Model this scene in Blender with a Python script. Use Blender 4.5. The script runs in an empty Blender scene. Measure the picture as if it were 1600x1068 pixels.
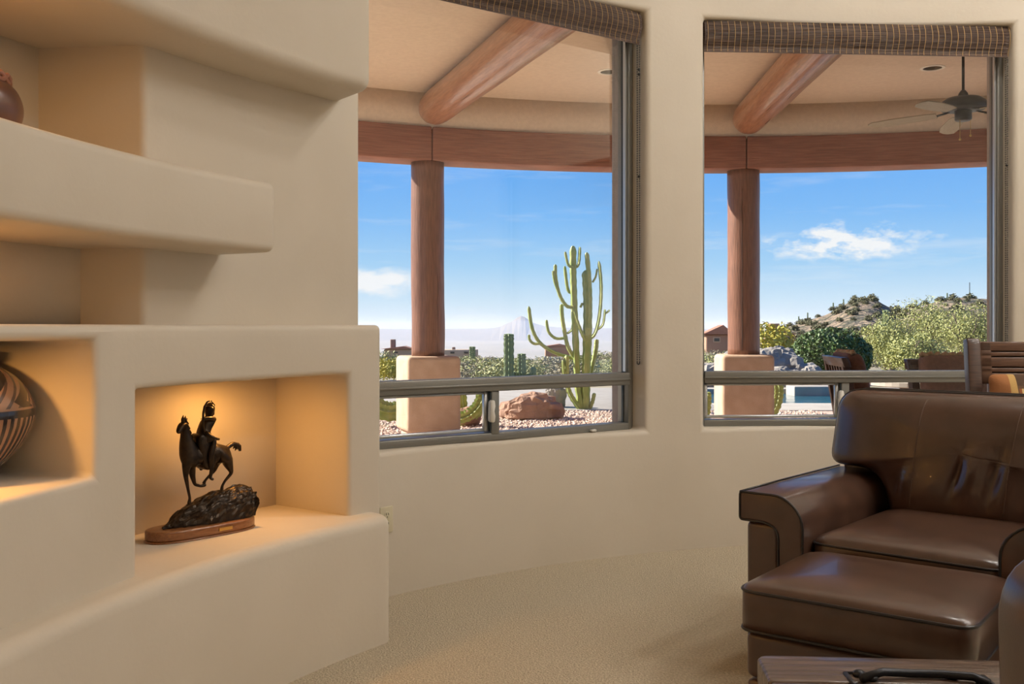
import bpy, bmesh, math, random
from mathutils import Vector, Matrix, noise
R_ = math.radians
scene = bpy.context.scene
col = scene.collection
random.seed(7)

# ---------------------------------------------------------------- camera
F, CXP, HYP, EYE = 1550.0, 800.0, 510.0, 1.2
cam = bpy.data.cameras.new('camera')
cam.sensor_width = 36.0
cam.lens = F / 1600 * 36
cam.shift_y = -(534 - HYP) / 1600
cam.clip_start, cam.clip_end = 0.05, 60000
camo = bpy.data.objects.new('camera', cam)
camo.location = (0, 0, EYE)
camo.rotation_euler = (math.pi / 2, 0, 0)
col.objects.link(camo)
scene.camera = camo

# ---------------------------------------------------------------- exposure
scene.view_settings.view_transform = 'Standard'
scene.view_settings.look = 'None'
scene.view_settings.exposure = 0.0
scene.view_settings.gamma = 1.0
scene.view_settings.use_curve_mapping = False
scene.cycles.use_denoising = True
scene.cycles.max_bounces = 10
scene.cycles.diffuse_bounces = 5
scene.cycles.transparent_max_bounces = 16
scene.cycles.sample_clamp_indirect = 6.0
scene.cycles.caustics_reflective = False
scene.cycles.caustics_refractive = False

# ---------------------------------------------------------------- sky
world = bpy.data.worlds.new('sky')
scene.world = world
world.use_nodes = True
wt = world.node_tree
wt.nodes.clear()
def wn(t, **k):
    n = wt.nodes.new(t)
    for a, b in k.items(): setattr(n, a, b)
    return n
tc = wn('ShaderNodeTexCoord')
sep = wn('ShaderNodeSeparateXYZ')
wt.links.new(tc.outputs['Generated'], sep.inputs[0])
ramp = wn('ShaderNodeValToRGB')
el = ramp.color_ramp.elements
stops = [(0.0, (.74, .85, .95)), (.025, (.60, .79, .95)), (.06, (.38, .66, .95)), (.11, (.22, .52, .97)),
         (.17, (.14, .43, .97)), (.35, (.075, .28, .78)), (1.0, (.045, .17, .52))]
el[0].position, el[0].color = 0, stops[0][1] + (1,)
el[1].position, el[1].color = 1, stops[-1][1] + (1,)
for p, c in stops[1:-1]:
    e = el.new(p); e.color = c + (1,)
wt.links.new(sep.outputs['Z'], ramp.inputs[0])
# thin streaky clouds everywhere in the lower sky
mp = wn('ShaderNodeMapping'); mp.inputs['Scale'].default_value = (3.2, 3.2, 26)
wt.links.new(tc.outputs['Generated'], mp.inputs[0])
nz = wn('ShaderNodeTexNoise'); nz.inputs['Scale'].default_value = 1.6; nz.inputs['Detail'].default_value = 9; nz.inputs['Roughness'].default_value = .62
wt.links.new(mp.outputs[0], nz.inputs['Vector'])
r1 = wn('ShaderNodeMapRange'); r1.inputs['From Min'].default_value = .53; r1.inputs['From Max'].default_value = .78
wt.links.new(nz.outputs['Fac'], r1.inputs['Value'])
r1b = wn('ShaderNodeMapRange'); r1b.inputs['From Min'].default_value = .30; r1b.inputs['From Max'].default_value = .03
wt.links.new(sep.outputs['Z'], r1b.inputs['Value'])
st = wn('ShaderNodeMath', operation='MULTIPLY')
wt.links.new(r1.outputs[0], st.inputs[0]); wt.links.new(r1b.outputs[0], st.inputs[1])
# one broken puffy cloud bank over the hill, another low in the west
def bank(px, py, wx, wz, lo, hi, scale):
    d = Vector(((px - CXP) / F, 1, (HYP - py) / F)).normalized()
    sub = wn('ShaderNodeVectorMath', operation='SUBTRACT'); sub.inputs[1].default_value = d
    wt.links.new(tc.outputs['Generated'], sub.inputs[0])
    scl = wn('ShaderNodeVectorMath', operation='MULTIPLY'); scl.inputs[1].default_value = (1 / wx, 1 / wx, 1 / wz)
    wt.links.new(sub.outputs[0], scl.inputs[0])
    ln = wn('ShaderNodeVectorMath', operation='LENGTH'); wt.links.new(scl.outputs[0], ln.inputs[0])
    m = wn('ShaderNodeMapRange'); m.inputs['From Min'].default_value = 1.25; m.inputs['From Max'].default_value = .1
    wt.links.new(ln.outputs['Value'], m.inputs['Value'])
    mm = wn('ShaderNodeMapping'); mm.inputs['Scale'].default_value = (scale, scale, scale * 2.3)
    wt.links.new(tc.outputs['Generated'], mm.inputs[0])
    n2 = wn('ShaderNodeTexNoise'); n2.inputs['Scale'].default_value = 1; n2.inputs['Detail'].default_value = 7; n2.inputs['Roughness'].default_value = .6
    wt.links.new(mm.outputs[0], n2.inputs['Vector'])
    mul = wn('ShaderNodeMath', operation='MULTIPLY_ADD'); mul.inputs[1].default_value = 1.0; mul.inputs[2].default_value = -.28
    wt.links.new(n2.outputs['Fac'], mul.inputs[0])
    ad = wn('ShaderNodeMath', operation='MULTIPLY'); wt.links.new(mul.outputs[0], ad.inputs[0]); wt.links.new(m.outputs[0], ad.inputs[1])
    o = wn('ShaderNodeMapRange'); o.inputs['From Min'].default_value = lo; o.inputs['From Max'].default_value = hi
    wt.links.new(ad.outputs[0], o.inputs['Value'])
    return o.outputs[0]
b1 = bank(1318, 378, .095, .024, .085, .20, 30)
b2 = bank(575, 440, .085, .022, .08, .22, 17)
mx = wn('ShaderNodeMath', operation='MAXIMUM'); wt.links.new(b1, mx.inputs[0]); wt.links.new(b2, mx.inputs[1])
stf = wn('ShaderNodeMath', operation='MULTIPLY'); stf.inputs[1].default_value = .55; wt.links.new(st.outputs[0], stf.inputs[0])
mx2 = wn('ShaderNodeMath', operation='MAXIMUM', use_clamp=True); wt.links.new(mx.outputs[0], mx2.inputs[0]); wt.links.new(stf.outputs[0], mx2.inputs[1])
mixc = wn('ShaderNodeMix', data_type='RGBA'); mixc.inputs['B'].default_value = (.93, .95, .98, 1)
wt.links.new(mx2.outputs[0], mixc.inputs['Factor']); wt.links.new(ramp.outputs[0], mixc.inputs['A'])
bg = wn('ShaderNodeBackground'); bg.inputs['Strength'].default_value = 1.0
wt.links.new(mixc.outputs['Result'], bg.inputs['Color'])
wo = wn('ShaderNodeOutputWorld'); wt.links.new(bg.outputs[0], wo.inputs[0])

# ---------------------------------------------------------------- sun
sun = bpy.data.lights.new('sun_offscreen', 'SUN')
sun.energy = 14.0
sun.angle = R_(.55)
sun.color = (1, .93, .80)
suno = bpy.data.objects.new('sun_offscreen', sun)
TO_SUN = Vector((-.78, .30, .52)).normalized()
suno.rotation_euler = TO_SUN.to_track_quat('Z', 'Y').to_euler()
suno.location = TO_SUN * 60
col.objects.link(suno)

LAMP = 50.0          # brightness of the added, unseen fill lights on the ceiling
PUCK = 1.0

# ================================================================ helpers
CR = Vector((2.15, 1.75))            # centre of the round room
def pol(th, r, z=0.0):
    t = R_(th); return Vector((CR.x + r * math.sin(t), CR.y + r * math.cos(t), z))
def pix(px, py, Y):
    return Vector(((px - CXP) / F * Y, Y, EYE - (py - HYP) / F * Y))
def onz(px, py, z):
    return pix(px, py, (EYE - z) * F / (py - HYP))
def onplane(px, py, p0, n):
    d = Vector(((px - CXP) / F, 1, -(py - HYP) / F)); o = Vector((0, 0, EYE))
    return o + d * ((Vector(p0) - o).dot(n) / d.dot(n))

MATS = {}
def mat(name, c, rough=.6, c2=None, scale=20, metal=0, bump=0, bscale=None, stretch=None, spec=.5, detail=5,
        lo=.35, hi=.65, coat=0, coords='Object', sub=0, bdist=.01):
    m = bpy.data.materials.new(name); m.use_nodes = True; MATS[name] = m
    t = m.node_tree; b = t.nodes['Principled BSDF']
    b.inputs['Base Color'].default_value = (*c, 1)
    b.inputs['Roughness'].default_value = rough
    b.inputs['Metallic'].default_value = metal
    b.inputs['Specular IOR Level'].default_value = spec
    b.inputs['Coat Weight'].default_value = coat
    tcn = t.nodes.new('ShaderNodeTexCoord'); mpn = t.nodes.new('ShaderNodeMapping')
    t.links.new(tcn.outputs[coords], mpn.inputs[0])
    if stretch: mpn.inputs['Scale'].default_value = stretch
    if c2:
        n = t.nodes.new('ShaderNodeTexNoise'); n.inputs['Scale'].default_value = scale; n.inputs['Detail'].default_value = detail
        t.links.new(mpn.outputs[0], n.inputs['Vector'])
        r = t.nodes.new('ShaderNodeMapRange'); r.inputs['From Min'].default_value = lo; r.inputs['From Max'].default_value = hi
        t.links.new(n.outputs['Fac'], r.inputs['Value'])
        x = t.nodes.new('ShaderNodeMix'); x.data_type = 'RGBA'
        x.inputs['A'].default_value = (*c, 1); x.inputs['B'].default_value = (*c2, 1)
        t.links.new(r.outputs[0], x.inputs['Factor']); t.links.new(x.outputs['Result'], b.inputs['Base Color'])
    if bump:
        n = t.nodes.new('ShaderNodeTexNoise'); n.inputs['Scale'].default_value = bscale or scale; n.inputs['Detail'].default_value = 4
        t.links.new(mpn.outputs[0], n.inputs['Vector'])
        bp = t.nodes.new('ShaderNodeBump'); bp.inputs['Strength'].default_value = bump; bp.inputs['Distance'].default_value = bdist
        t.links.new(n.outputs['Fac'], bp.inputs['Height']); t.links.new(bp.outputs[0], b.inputs['Normal'])
    return m

PAINT = mat('cream_plaster', (.68, .61, .51), .60, (.655, .585, .485), 3, bump=.12, bscale=55, bdist=.004)
STUCCO = mat('tan_stucco', (.52, .36, .26), .9, (.46, .31, .215), 8, bump=.5, bscale=180, bdist=.006)
STUCCO_GREY = mat('grey_brown_stucco', (.52, .43, .37), .9, (.46, .38, .32), 30, bump=.5, bscale=200, bdist=.006)
SOFFIT = mat('soffit_stucco', (.74, .58, .42), .92, (.69, .535, .385), 25, bump=.6, bscale=160, bdist=.006)
CARPET = mat('beige_carpet', (.80, .70, .54), .97, (.58, .49, .35), 115, bump=1, bscale=140, bdist=.016, spec=.1, detail=5, lo=.32, hi=.62)
LEATHER = mat('brown_leather', (.088, .044, .029), .28, (.062, .031, .020), 9, bump=.08, bscale=420, bdist=.002, spec=.65, coat=.15)
PIPING = mat('dark_leather_piping', (.018, .014, .014), .32)
THREAD = mat('leather_seam_thread', (.115, .066, .043), .6)
BRONZE = mat('dark_bronze', (.030, .022, .017), .36, (.055, .036, .022), 60, metal=.75, bump=.3, bscale=90, bdist=.003)
BASEWOOD = mat('walnut_base', (.30, .125, .045), .32, (.19, .07, .024), 14, stretch=(2, 14, 14), coat=.3)
BRASS = mat('brass', (.62, .40, .13), .3, metal=1)
BEAMWOOD = mat('stained_beam_wood', (.33, .125, .07), .62, (.22, .08, .046), 5, stretch=(.8, .8, 16), bump=.4, bscale=8, bdist=.01)
LOG = mat('peeled_log_wood', (.225, .098, .058), .42, (.14, .06, .037), 7, stretch=(14, 14, .9), bump=.35, bscale=5, bdist=.012)
VIGA = mat('peeled_viga_wood', (.44, .20, .10), .30, (.31, .125, .06), 6, coat=.35, stretch=(10, 10, .9), bump=.35, bscale=5, bdist=.012)
CRACK = mat('dark_check_crack', (.035, .014, .009), .9)
ALU = mat('bronze_anodized_frame', (.25, .245, .225), .40, metal=.35)
ALUDARK = mat('dark_gasket', (.035, .05, .06), .4)
ALUBRIGHT = mat('mill_aluminium', (.62, .64, .66), .3, metal=.6)
WHITEPL = mat('white_plastic', (.78, .76, .71), .4)
IVORY = mat('ivory_plastic', (.66, .60, .43), .38)
BLACKPL = mat('black_plastic', (.03, .028, .026), .4)
SHADE = mat('woven_reed', (.055, .025, .015), .36, (.30, .19, .135), 3, stretch=(1.3, 40, 150), bump=.4, bscale=5, spec=.7, lo=.47, hi=.72, detail=3)
STRING = mat('tan_string', (.62, .40, .17), .8)
CHAINM = mat('bead_chain_metal', (.16, .155, .15), .4, metal=.6)
DARKWOOD = mat('dark_stained_wood', (.085, .042, .026), .38, (.05, .024, .015), 7, stretch=(1.5, 16, 16), coat=.15)
CHAIRWOOD = mat('brown_chair_wood', (.16, .078, .045), .36, (.095, .045, .027), 6, stretch=(1.5, 16, 16), coat=.2)
TABLEWOOD = mat('rustic_grey_wood', (.17, .115, .085), .34, (.075, .05, .037), 4, stretch=(1.5, 13, 13), bump=.6, bscale=5, bdist=.006, coat=.25)
IRON = mat('forged_iron', (.045, .045, .05), .42, metal=.8, bump=.4, bscale=60, bdist=.003)
CACTUS = mat('cactus_green', (.23, .30, .075), .55, (.36, .38, .12), 9, stretch=(1, 1, .6))
CACTUS2 = mat('saguaro_green', (.16, .22, .10), .6, (.22, .26, .125), 12)
ROCK = mat('red_brown_rock', (.37, .215, .145), .9, (.25, .14, .095), 5, bump=.8, bscale=14, bdist=.03)
GREYROCK = mat('grey_boulder', (.30, .265, .235), .9, (.185, .165, .15), 3, bump=.8, bscale=8, bdist=.05)
GRAVELBASE = mat('gravel_bed', (.60, .45, .36), .95, (.42, .29, .23), 60, bump=.8, bscale=80, bdist=.02)
DECK = mat('pool_deck_concrete', (.37, .335, .30), .85, (.32, .285, .25), 3)
PATIO = mat('patio_concrete', (.62, .52, .42), .8, (.57, .475, .38), 4)
POOLSHELL = mat('pool_plaster', (.10, .30, .38), .6, (.07, .24, .33), 2)
DESERT = mat('desert_soil', (.34, .275, .195), .98, (.21, .19, .12), .35, detail=8, lo=.42, hi=.6)
HILLM = mat('rocky_hill', (.26, .19, .13), .98, (.075, .07, .045), .22, detail=10, lo=.44, hi=.56, bump=1, bscale=.45, bdist=4)
PLAINM = mat('far_desert_plain', (.30, .25, .20), 1, (.22, .20, .15), .0015)
MOUNTM = mat('far_mountain_rock', (.22, .18, .16), 1, (.16, .14, .12), .004)
LEAFD = mat('dark_green_leaf', (.048, .092, .022), .5, (.095, .15, .035), 6)
LEAFP = mat('palo_verde_leaf', (.36, .36, .12), .6, (.26, .28, .09), 3)
LEAFS = mat('desert_scrub_leaf', (.34, .34, .14), .7, (.24, .25, .11), .6)
LEAFG = mat('grey_scrub_leaf', (.31, .27, .18), .8, (.22, .195, .13), .6)
LEAFH = mat('hill_scrub_leaf', (.13, .125, .06), .8, (.08, .08, .04), .4)
LEAFY = mat('yellow_bloom_leaf', (.50, .40, .04), .7, (.33, .33, .06), 3)
BARK = mat('grey_bark', (.16, .125, .09), .9)
ADOBE = mat('adobe_house', (.36, .215, .15), .9, (.32, .19, .13), .8)
ADOBEL = mat('light_adobe_house', (.50, .36, .26), .9, (.45, .33, .235), .8)
ROOFT = mat('clay_roof', (.36, .17, .11), .9, (.28, .13, .085), 1.5)
DARKGLASS = mat('dark_window_glass', (.03, .035, .04), .1)
FANM = mat('fan_motor_dark', (.035, .033, .03), .45, metal=.4)
FANB = mat('fan_blade_tan', (.40, .315, .20), .6, (.34, .265, .165), 6, stretch=(3, 20, 20))
CUSHR = mat('rust_cushion', (.20, .095, .06), .9, (.16, .075, .048), 40)
CUSHT = mat('tan_ruffled_fabric', (.42, .27, .14), .9, (.34, .21, .105), 30)
TAUPE = mat('taupe_cushion', (.20, .155, .135), .9, (.165, .125, .11), 40)
CEILM = mat('ceiling_paint', (.74, .67, .55), .8)
CANM = mat('bronze_can_baffle', (.22, .15, .09), .6)
TRIMW = mat('white_trim_ring', (.78, .71, .58), .6)

def emat(name, c, s):
    m = bpy.data.materials.new(name); m.use_nodes = True
    t = m.node_tree; t.nodes.clear()
    e = t.nodes.new('ShaderNodeEmission'); e.inputs[0].default_value = (*c, 1); e.inputs[1].default_value = s
    o = t.nodes.new('ShaderNodeOutputMaterial'); t.links.new(e.outputs[0], o.inputs[0])
    return m
def glassmat(name, tint):
    m = bpy.data.materials.new(name); m.use_nodes = True
    t = m.node_tree; t.nodes.clear()
    tr = t.nodes.new('ShaderNodeBsdfTransparent'); tr.inputs[0].default_value = (*tint, 1)
    gl = t.nodes.new('ShaderNodeBsdfGlossy'); gl.inputs['Roughness'].default_value = .0
    fr = t.nodes.new('ShaderNodeFresnel'); fr.inputs[0].default_value = 1.45
    sc = t.nodes.new('ShaderNodeMath'); sc.operation = 'MULTIPLY'; sc.inputs[1].default_value = .55
    t.links.new(fr.outputs[0], sc.inputs[0])
    mxs = t.nodes.new('ShaderNodeMixShader'); t.links.new(sc.outputs[0], mxs.inputs[0])
    t.links.new(tr.outputs[0], mxs.inputs[1]); t.links.new(gl.outputs[0], mxs.inputs[2])
    o = t.nodes.new('ShaderNodeOutputMaterial'); t.links.new(mxs.outputs[0], o.inputs[0])
    return m
GLASS = glassmat('window_glass', (.985, .99, .985))
FILLM = emat('fill_emitter', (1.0, .955, .885), LAMP)  # glow of the added room fill lights

# ---- objects
def tag(o, label=None, cat=None, group=None, kind=None):
    if label: o['label'] = label
    if cat: o['category'] = cat
    if group: o['group'] = group
    if kind: o['kind'] = kind
    return o
def empty(name, loc=(0, 0, 0), rz=0, **k):
    o = bpy.data.objects.new(name, None); o.empty_display_size = .1
    o.location = loc; o.rotation_euler = (0, 0, R_(rz)); col.objects.link(o)
    return tag(o, **k)
def link(name, me, parent=None, **k):
    o = bpy.data.objects.new(name, me); col.objects.link(o)
    if parent: o.parent = parent
    return tag(o, **k)
def copy_tree(o, parent=None):
    c = o.copy(); col.objects.link(c); c.parent = parent
    for ch in o.children: copy_tree(ch, c)
    return c
def bevel(o, w, seg=3, ang=40):
    m = o.modifiers.new('bevel', 'BEVEL'); m.width = w; m.segments = seg; m.limit_method = 'ANGLE'; m.angle_limit = R_(ang)
    return o
def smooth(me, on=True):
    for p in me.polygons: p.use_smooth = on

class MB:
    """collects geometry for ONE mesh"""
    def __init__(s): s.v = []; s.f = []
    def add(s, v, f):
        k = len(s.v); s.v += [tuple(p) for p in v]; s.f += [tuple(i + k for i in q) for q in f]; return s
    def box(s, a, b):
        (x0, y0, z0), (x1, y1, z1) = a, b
        return s.add([(x0, y0, z0), (x1, y0, z0), (x1, y1, z0), (x0, y1, z0), (x0, y0, z1), (x1, y0, z1), (x1, y1, z1), (x0, y1, z1)],
                     [(0, 3, 2, 1), (4, 5, 6, 7), (0, 1, 5, 4), (1, 2, 6, 5), (2, 3, 7, 6), (3, 0, 4, 7)])
    def prism(s, poly, z0, z1, axis='z'):
        n = len(poly)
        f3 = {'z': lambda p, h: (p[0], p[1], h), 'y': lambda p, h: (p[0], h, p[1]), 'x': lambda p, h: (h, p[0], p[1])}[axis]
        return s.add([f3(p, z0) for p in poly] + [f3(p, z1) for p in poly],
                     [tuple(range(n))[::-1], tuple(range(n, 2 * n))] + [(i, (i + 1) % n, n + (i + 1) % n, n + i) for i in range(n)])
    def tube(s, pts, rad, n=10, closed=False, ribs=0, ribd=.18, cap=True):
        pts = [Vector(p) for p in pts]; m = len(pts)
        if not hasattr(rad, '__len__'): rad = [rad] * m
        up = Vector((0, 0, 1)); vs = []; ref = None
        for i, p in enumerate(pts):
            a = pts[(i - 1) % m] if (closed or i > 0) else p
            b = pts[(i + 1) % m] if (closed or i < m - 1) else p
            t = (b - a).normalized() if (b - a).length > 1e-9 else up
            if ref is None:
                ref = t.cross(up if abs(t.z) < .9 else Vector((1, 0, 0))).normalized()
            ref = (ref - t * ref.dot(t)).normalized(); w = t.cross(ref)
            for j in range(n):
                q = 2 * math.pi * j / n
                r = rad[i] * ((1 - ribd) + ribd * (1 if (j % 2 == 0) else -1)) if ribs else rad[i]
                vs.append(p + (ref * math.cos(q) + w * math.sin(q)) * r)
        fs = []
        for i in range(m if closed else m - 1):
            k = (i + 1) % m
            for j in range(n):
                fs.append((i * n + j, i * n + (j + 1) % n, k * n + (j + 1) % n, k * n + j))
        if cap and not closed:
            fs += [tuple(range(n))[::-1], tuple(range((m - 1) * n, m * n))]
        return s.add(vs, fs)
    def lathe(s, prof, n=24, c=(0, 0, 0), sx=1, sy=1, ringed=False):
        vs = []; fs = []
        for r, z in prof:
            for j in range(n):
                q = 2 * math.pi * j / n; vs.append((c[0] + r * math.cos(q) * sx, c[1] + r * math.sin(q) * sy, c[2] + z))
        for i in range(len(prof) - 1):
            for j in range(n):
                fs.append((i * n + j, i * n + (j + 1) % n, (i + 1) * n + (j + 1) % n, (i + 1) * n + j))
        L = len(prof) - 1
        if ringed: fs += [(L * n + j, L * n + (j + 1) % n, (j + 1) % n, j) for j in range(n)]
        else: fs += [tuple(range(n))[::-1], tuple(range(L * n, (L + 1) * n))]
        return s.add(vs, fs)
    def ball(s, c, r, n=8, m=5, sx=1, sy=1, sz=1):
        pr = [(max(1e-4, r * math.sin(math.pi * i / m)), -r * math.cos(math.pi * i / m) * sz) for i in range(m + 1)]
        return s.lathe(pr, n, c, sx, sy)
    def mesh(s, name, m, sm=False):
        me = bpy.data.meshes.new(name); me.from_pydata(s.v, [], s.f); me.update()
        for x in (m if isinstance(m, (list, tuple)) else [m]): me.materials.append(x)
        if sm: smooth(me)
        return me
    def build(s, name, m, parent=None, sm=False, bev=0, seg=3, ang=40, **k):
        o = link(name, s.mesh(name, m, sm or bev > 0), parent, **k)
        if bev: bevel(o, bev, seg, ang)
        return o

def cells(name, layers, zs, filled, mats, parent=None, closed=False, bev=0, seg=3, ang=45, **k):
    """a plan-shaped solid: columns of cells between plan points, rows between the heights zs.
    layers = lists of plan points (front, ..., back); filled(i, j) says which cells are solid."""
    nl, n, nz = len(layers), len(layers[0]), len(zs)
    ncol = n if closed else n - 1
    bm = bmesh.new(); V = {}
    def v(l, i, j):
        i %= n
        if (l, i, j) not in V: V[l, i, j] = bm.verts.new((layers[l][i][0], layers[l][i][1], zs[j]))
        return V[l, i, j]
    def on(i, j):
        if closed: i %= n
        return 0 <= i < ncol and 0 <= j < nz - 1 and filled(i, j)
    def face(vs, m):
        f = bm.faces.new(vs); f.material_index = m; f.smooth = True
    for i in range(ncol):
        for j in range(nz - 1):
            if not on(i, j): continue
            face((v(0, i, j), v(0, i + 1, j), v(0, i + 1, j + 1), v(0, i, j + 1)), 0)
            b = nl - 1
            face((v(b, i, j), v(b, i, j + 1), v(b, i + 1, j + 1), v(b, i + 1, j)), min(nl - 2, len(mats) - 1))
            for l in range(nl - 1):
                mi = min(l, len(mats) - 1)
                if not on(i - 1, j): face((v(l, i, j), v(l, i, j + 1), v(l + 1, i, j + 1), v(l + 1, i, j)), mi)
                if not on(i + 1, j): face((v(l, i + 1, j), v(l + 1, i + 1, j), v(l + 1, i + 1, j + 1), v(l, i + 1, j + 1)), mi)
                if not on(i, j - 1): face((v(l, i, j), v(l + 1, i, j), v(l + 1, i + 1, j), v(l, i + 1, j)), mi)
                if not on(i, j + 1): face((v(l, i, j + 1), v(l, i + 1, j + 1), v(l + 1, i + 1, j + 1), v(l + 1, i, j + 1)), mi)
    bmesh.ops.recalc_face_normals(bm, faces=bm.faces)
    me = bpy.data.meshes.new(name); bm.to_mesh(me); bm.free()
    for m in mats: me.materials.append(m)
    o = link(name, me, parent, **k)
    if bev: bevel(o, bev, seg, ang)
    return o
def breaks(marks, step):
    out = []
    for a, b in zip(marks, marks[1:]):
        m = max(1, round((b - a) / step))
        out += [a + (b - a) * i / m for i in range(m)]
    return out + [marks[-1]]

# ================================================================ the room
RW = 3.79
OPEN = [(-49.2, -22.2), (-17.03, 9.55), (14.7, 41.3), (46.5, 73.1)]
SILL, HEAD, CEIL = .648, 2.875, 4.7
marks = sorted([a for o in OPEN for a in o] + [-180, 180, -112, -50.0])
ths = breaks(marks, 2.2)[:-1]
def outdir(th):
    for a, b in OPEN:
        if a - 1e-6 <= th <= b + 1e-6:
            m = R_((a + b) / 2); return Vector((math.sin(m), math.cos(m)))
    return Vector((math.sin(R_(th)), math.cos(R_(th))))
lay = [[], [], []]
for th in ths:
    p = pol(th, RW).xy; d = outdir(th)
    for l, s in enumerate((0, .155, .30)): lay[l].append(p + d * s)
def in_open(i):
    t0 = ths[i]; t1 = ths[i + 1] if i + 1 < len(ths) else 180
    m = (t0 + t1) / 2
    return any(a < m < b for a, b in OPEN)
cells('wall_curved', lay, [-.1, SILL, 2.30, HEAD, CEIL], lambda i, j: not (j in (1, 2) and in_open(i)) and not (j < 2 and -112 < ths[i] + .01 < -50.0), [PAINT, STUCCO_GREY],
      closed=True, bev=.028, seg=4, kind='structure', label='cream plaster curved wall with tall window openings')
MB().lathe([(.001, -.12), (RW + .5, -.12), (RW + .5, 0), (.001, 0)], 96, (CR.x, CR.y, 0)).build('floor', CARPET, kind='structure', label='beige cut pile carpet floor')
MB().lathe([(.001, CEIL), (RW + .35, CEIL), (RW + .35, CEIL + .2), (.001, CEIL + .2)], 96, (CR.x, CR.y, 0)).build('ceiling', CEILM, kind='structure', label='plain cream ceiling of the round room')

# ---- built-in niche wall on the left, curved with the room
def arc(tha, thb, r, step=1.5):
    return [pol(t, r).xy for t in breaks([tha, thb], step)]
nw = empty('wall_niche', (0, 0, 0), kind='structure', label='cream plaster built-in with stepped display niches')
def ring(name, r0, r1, ta, tb, z0, z1, bev=.03, end_skew=0, seg=4):
    tt = breaks([ta, tb], 1.5)
    a = [pol(t, r0).xy for t in tt]; b = [pol(t + end_skew * max(0, (t - tb + 6) / 6), r1).xy for t in tt]
    return cells(name, [a, b], [z0, z1], lambda i, j: True, [PAINT], nw, bev=bev, seg=seg)
ring('plinth', 3.31, 3.94, -112, -51.9, -.09, .485, .045, 1.5, 5)
tt = breaks([-112, -74.0, -71.1, -54.2, -51.3], 1.5)
zz = [.44, .79, 1.02, 1.165, 1.206]
def boxcell(i, j):
    m = (tt[i] + tt[i + 1]) / 2
    if -71.1 < m < -54.2 and j < 2: return False
    if m < -74.0 and j in (1, 2): return False
    return True
cells('niche_box', [[pol(t, 3.41).xy for t in tt], [pol(t + (1.8 if t > -52 else 0), 3.84).xy for t in tt]], zz, boxcell, [PAINT], nw, bev=.022, seg=4)
ring('niche_back', 3.82, 3.92, -73.5, -52.4, .44, 1.19, 0)
ring('pot_niche_back', 3.80, 3.92, -112, -72.6, .60, 1.19, 0)
tu = breaks([-66.65, -49.9], 1.5)
cells('upper_wall', [[pol(t, 3.63).xy for t in tu], [pol(t + (-1.55 if t < -66 else (.5 if t > -50 else 0)), 4.0).xy for t in tu]], [1.17, 2.3], lambda i, j: True, [PAINT], nw, bev=.02, seg=4)
ring('outer_shell', 4.06, 4.2, -113.5, -48.9, -.1, 2.45, 0)
ring('shelf_recess_back', 3.84, 4.0, -112, -66.0, 1.17, 1.60, 0)
ring('upper_recess_back', 3.98, 4.08, -112, -66.0, 1.50, 2.3, 0)
ring('floating_shelf', 3.375, 3.95, -112, -61.0, 1.452, 1.69, .028)
ring('header', 3.40, 4.02, -112, -52.2, 2.105, CEIL, .05, 2.2, 5)

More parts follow.
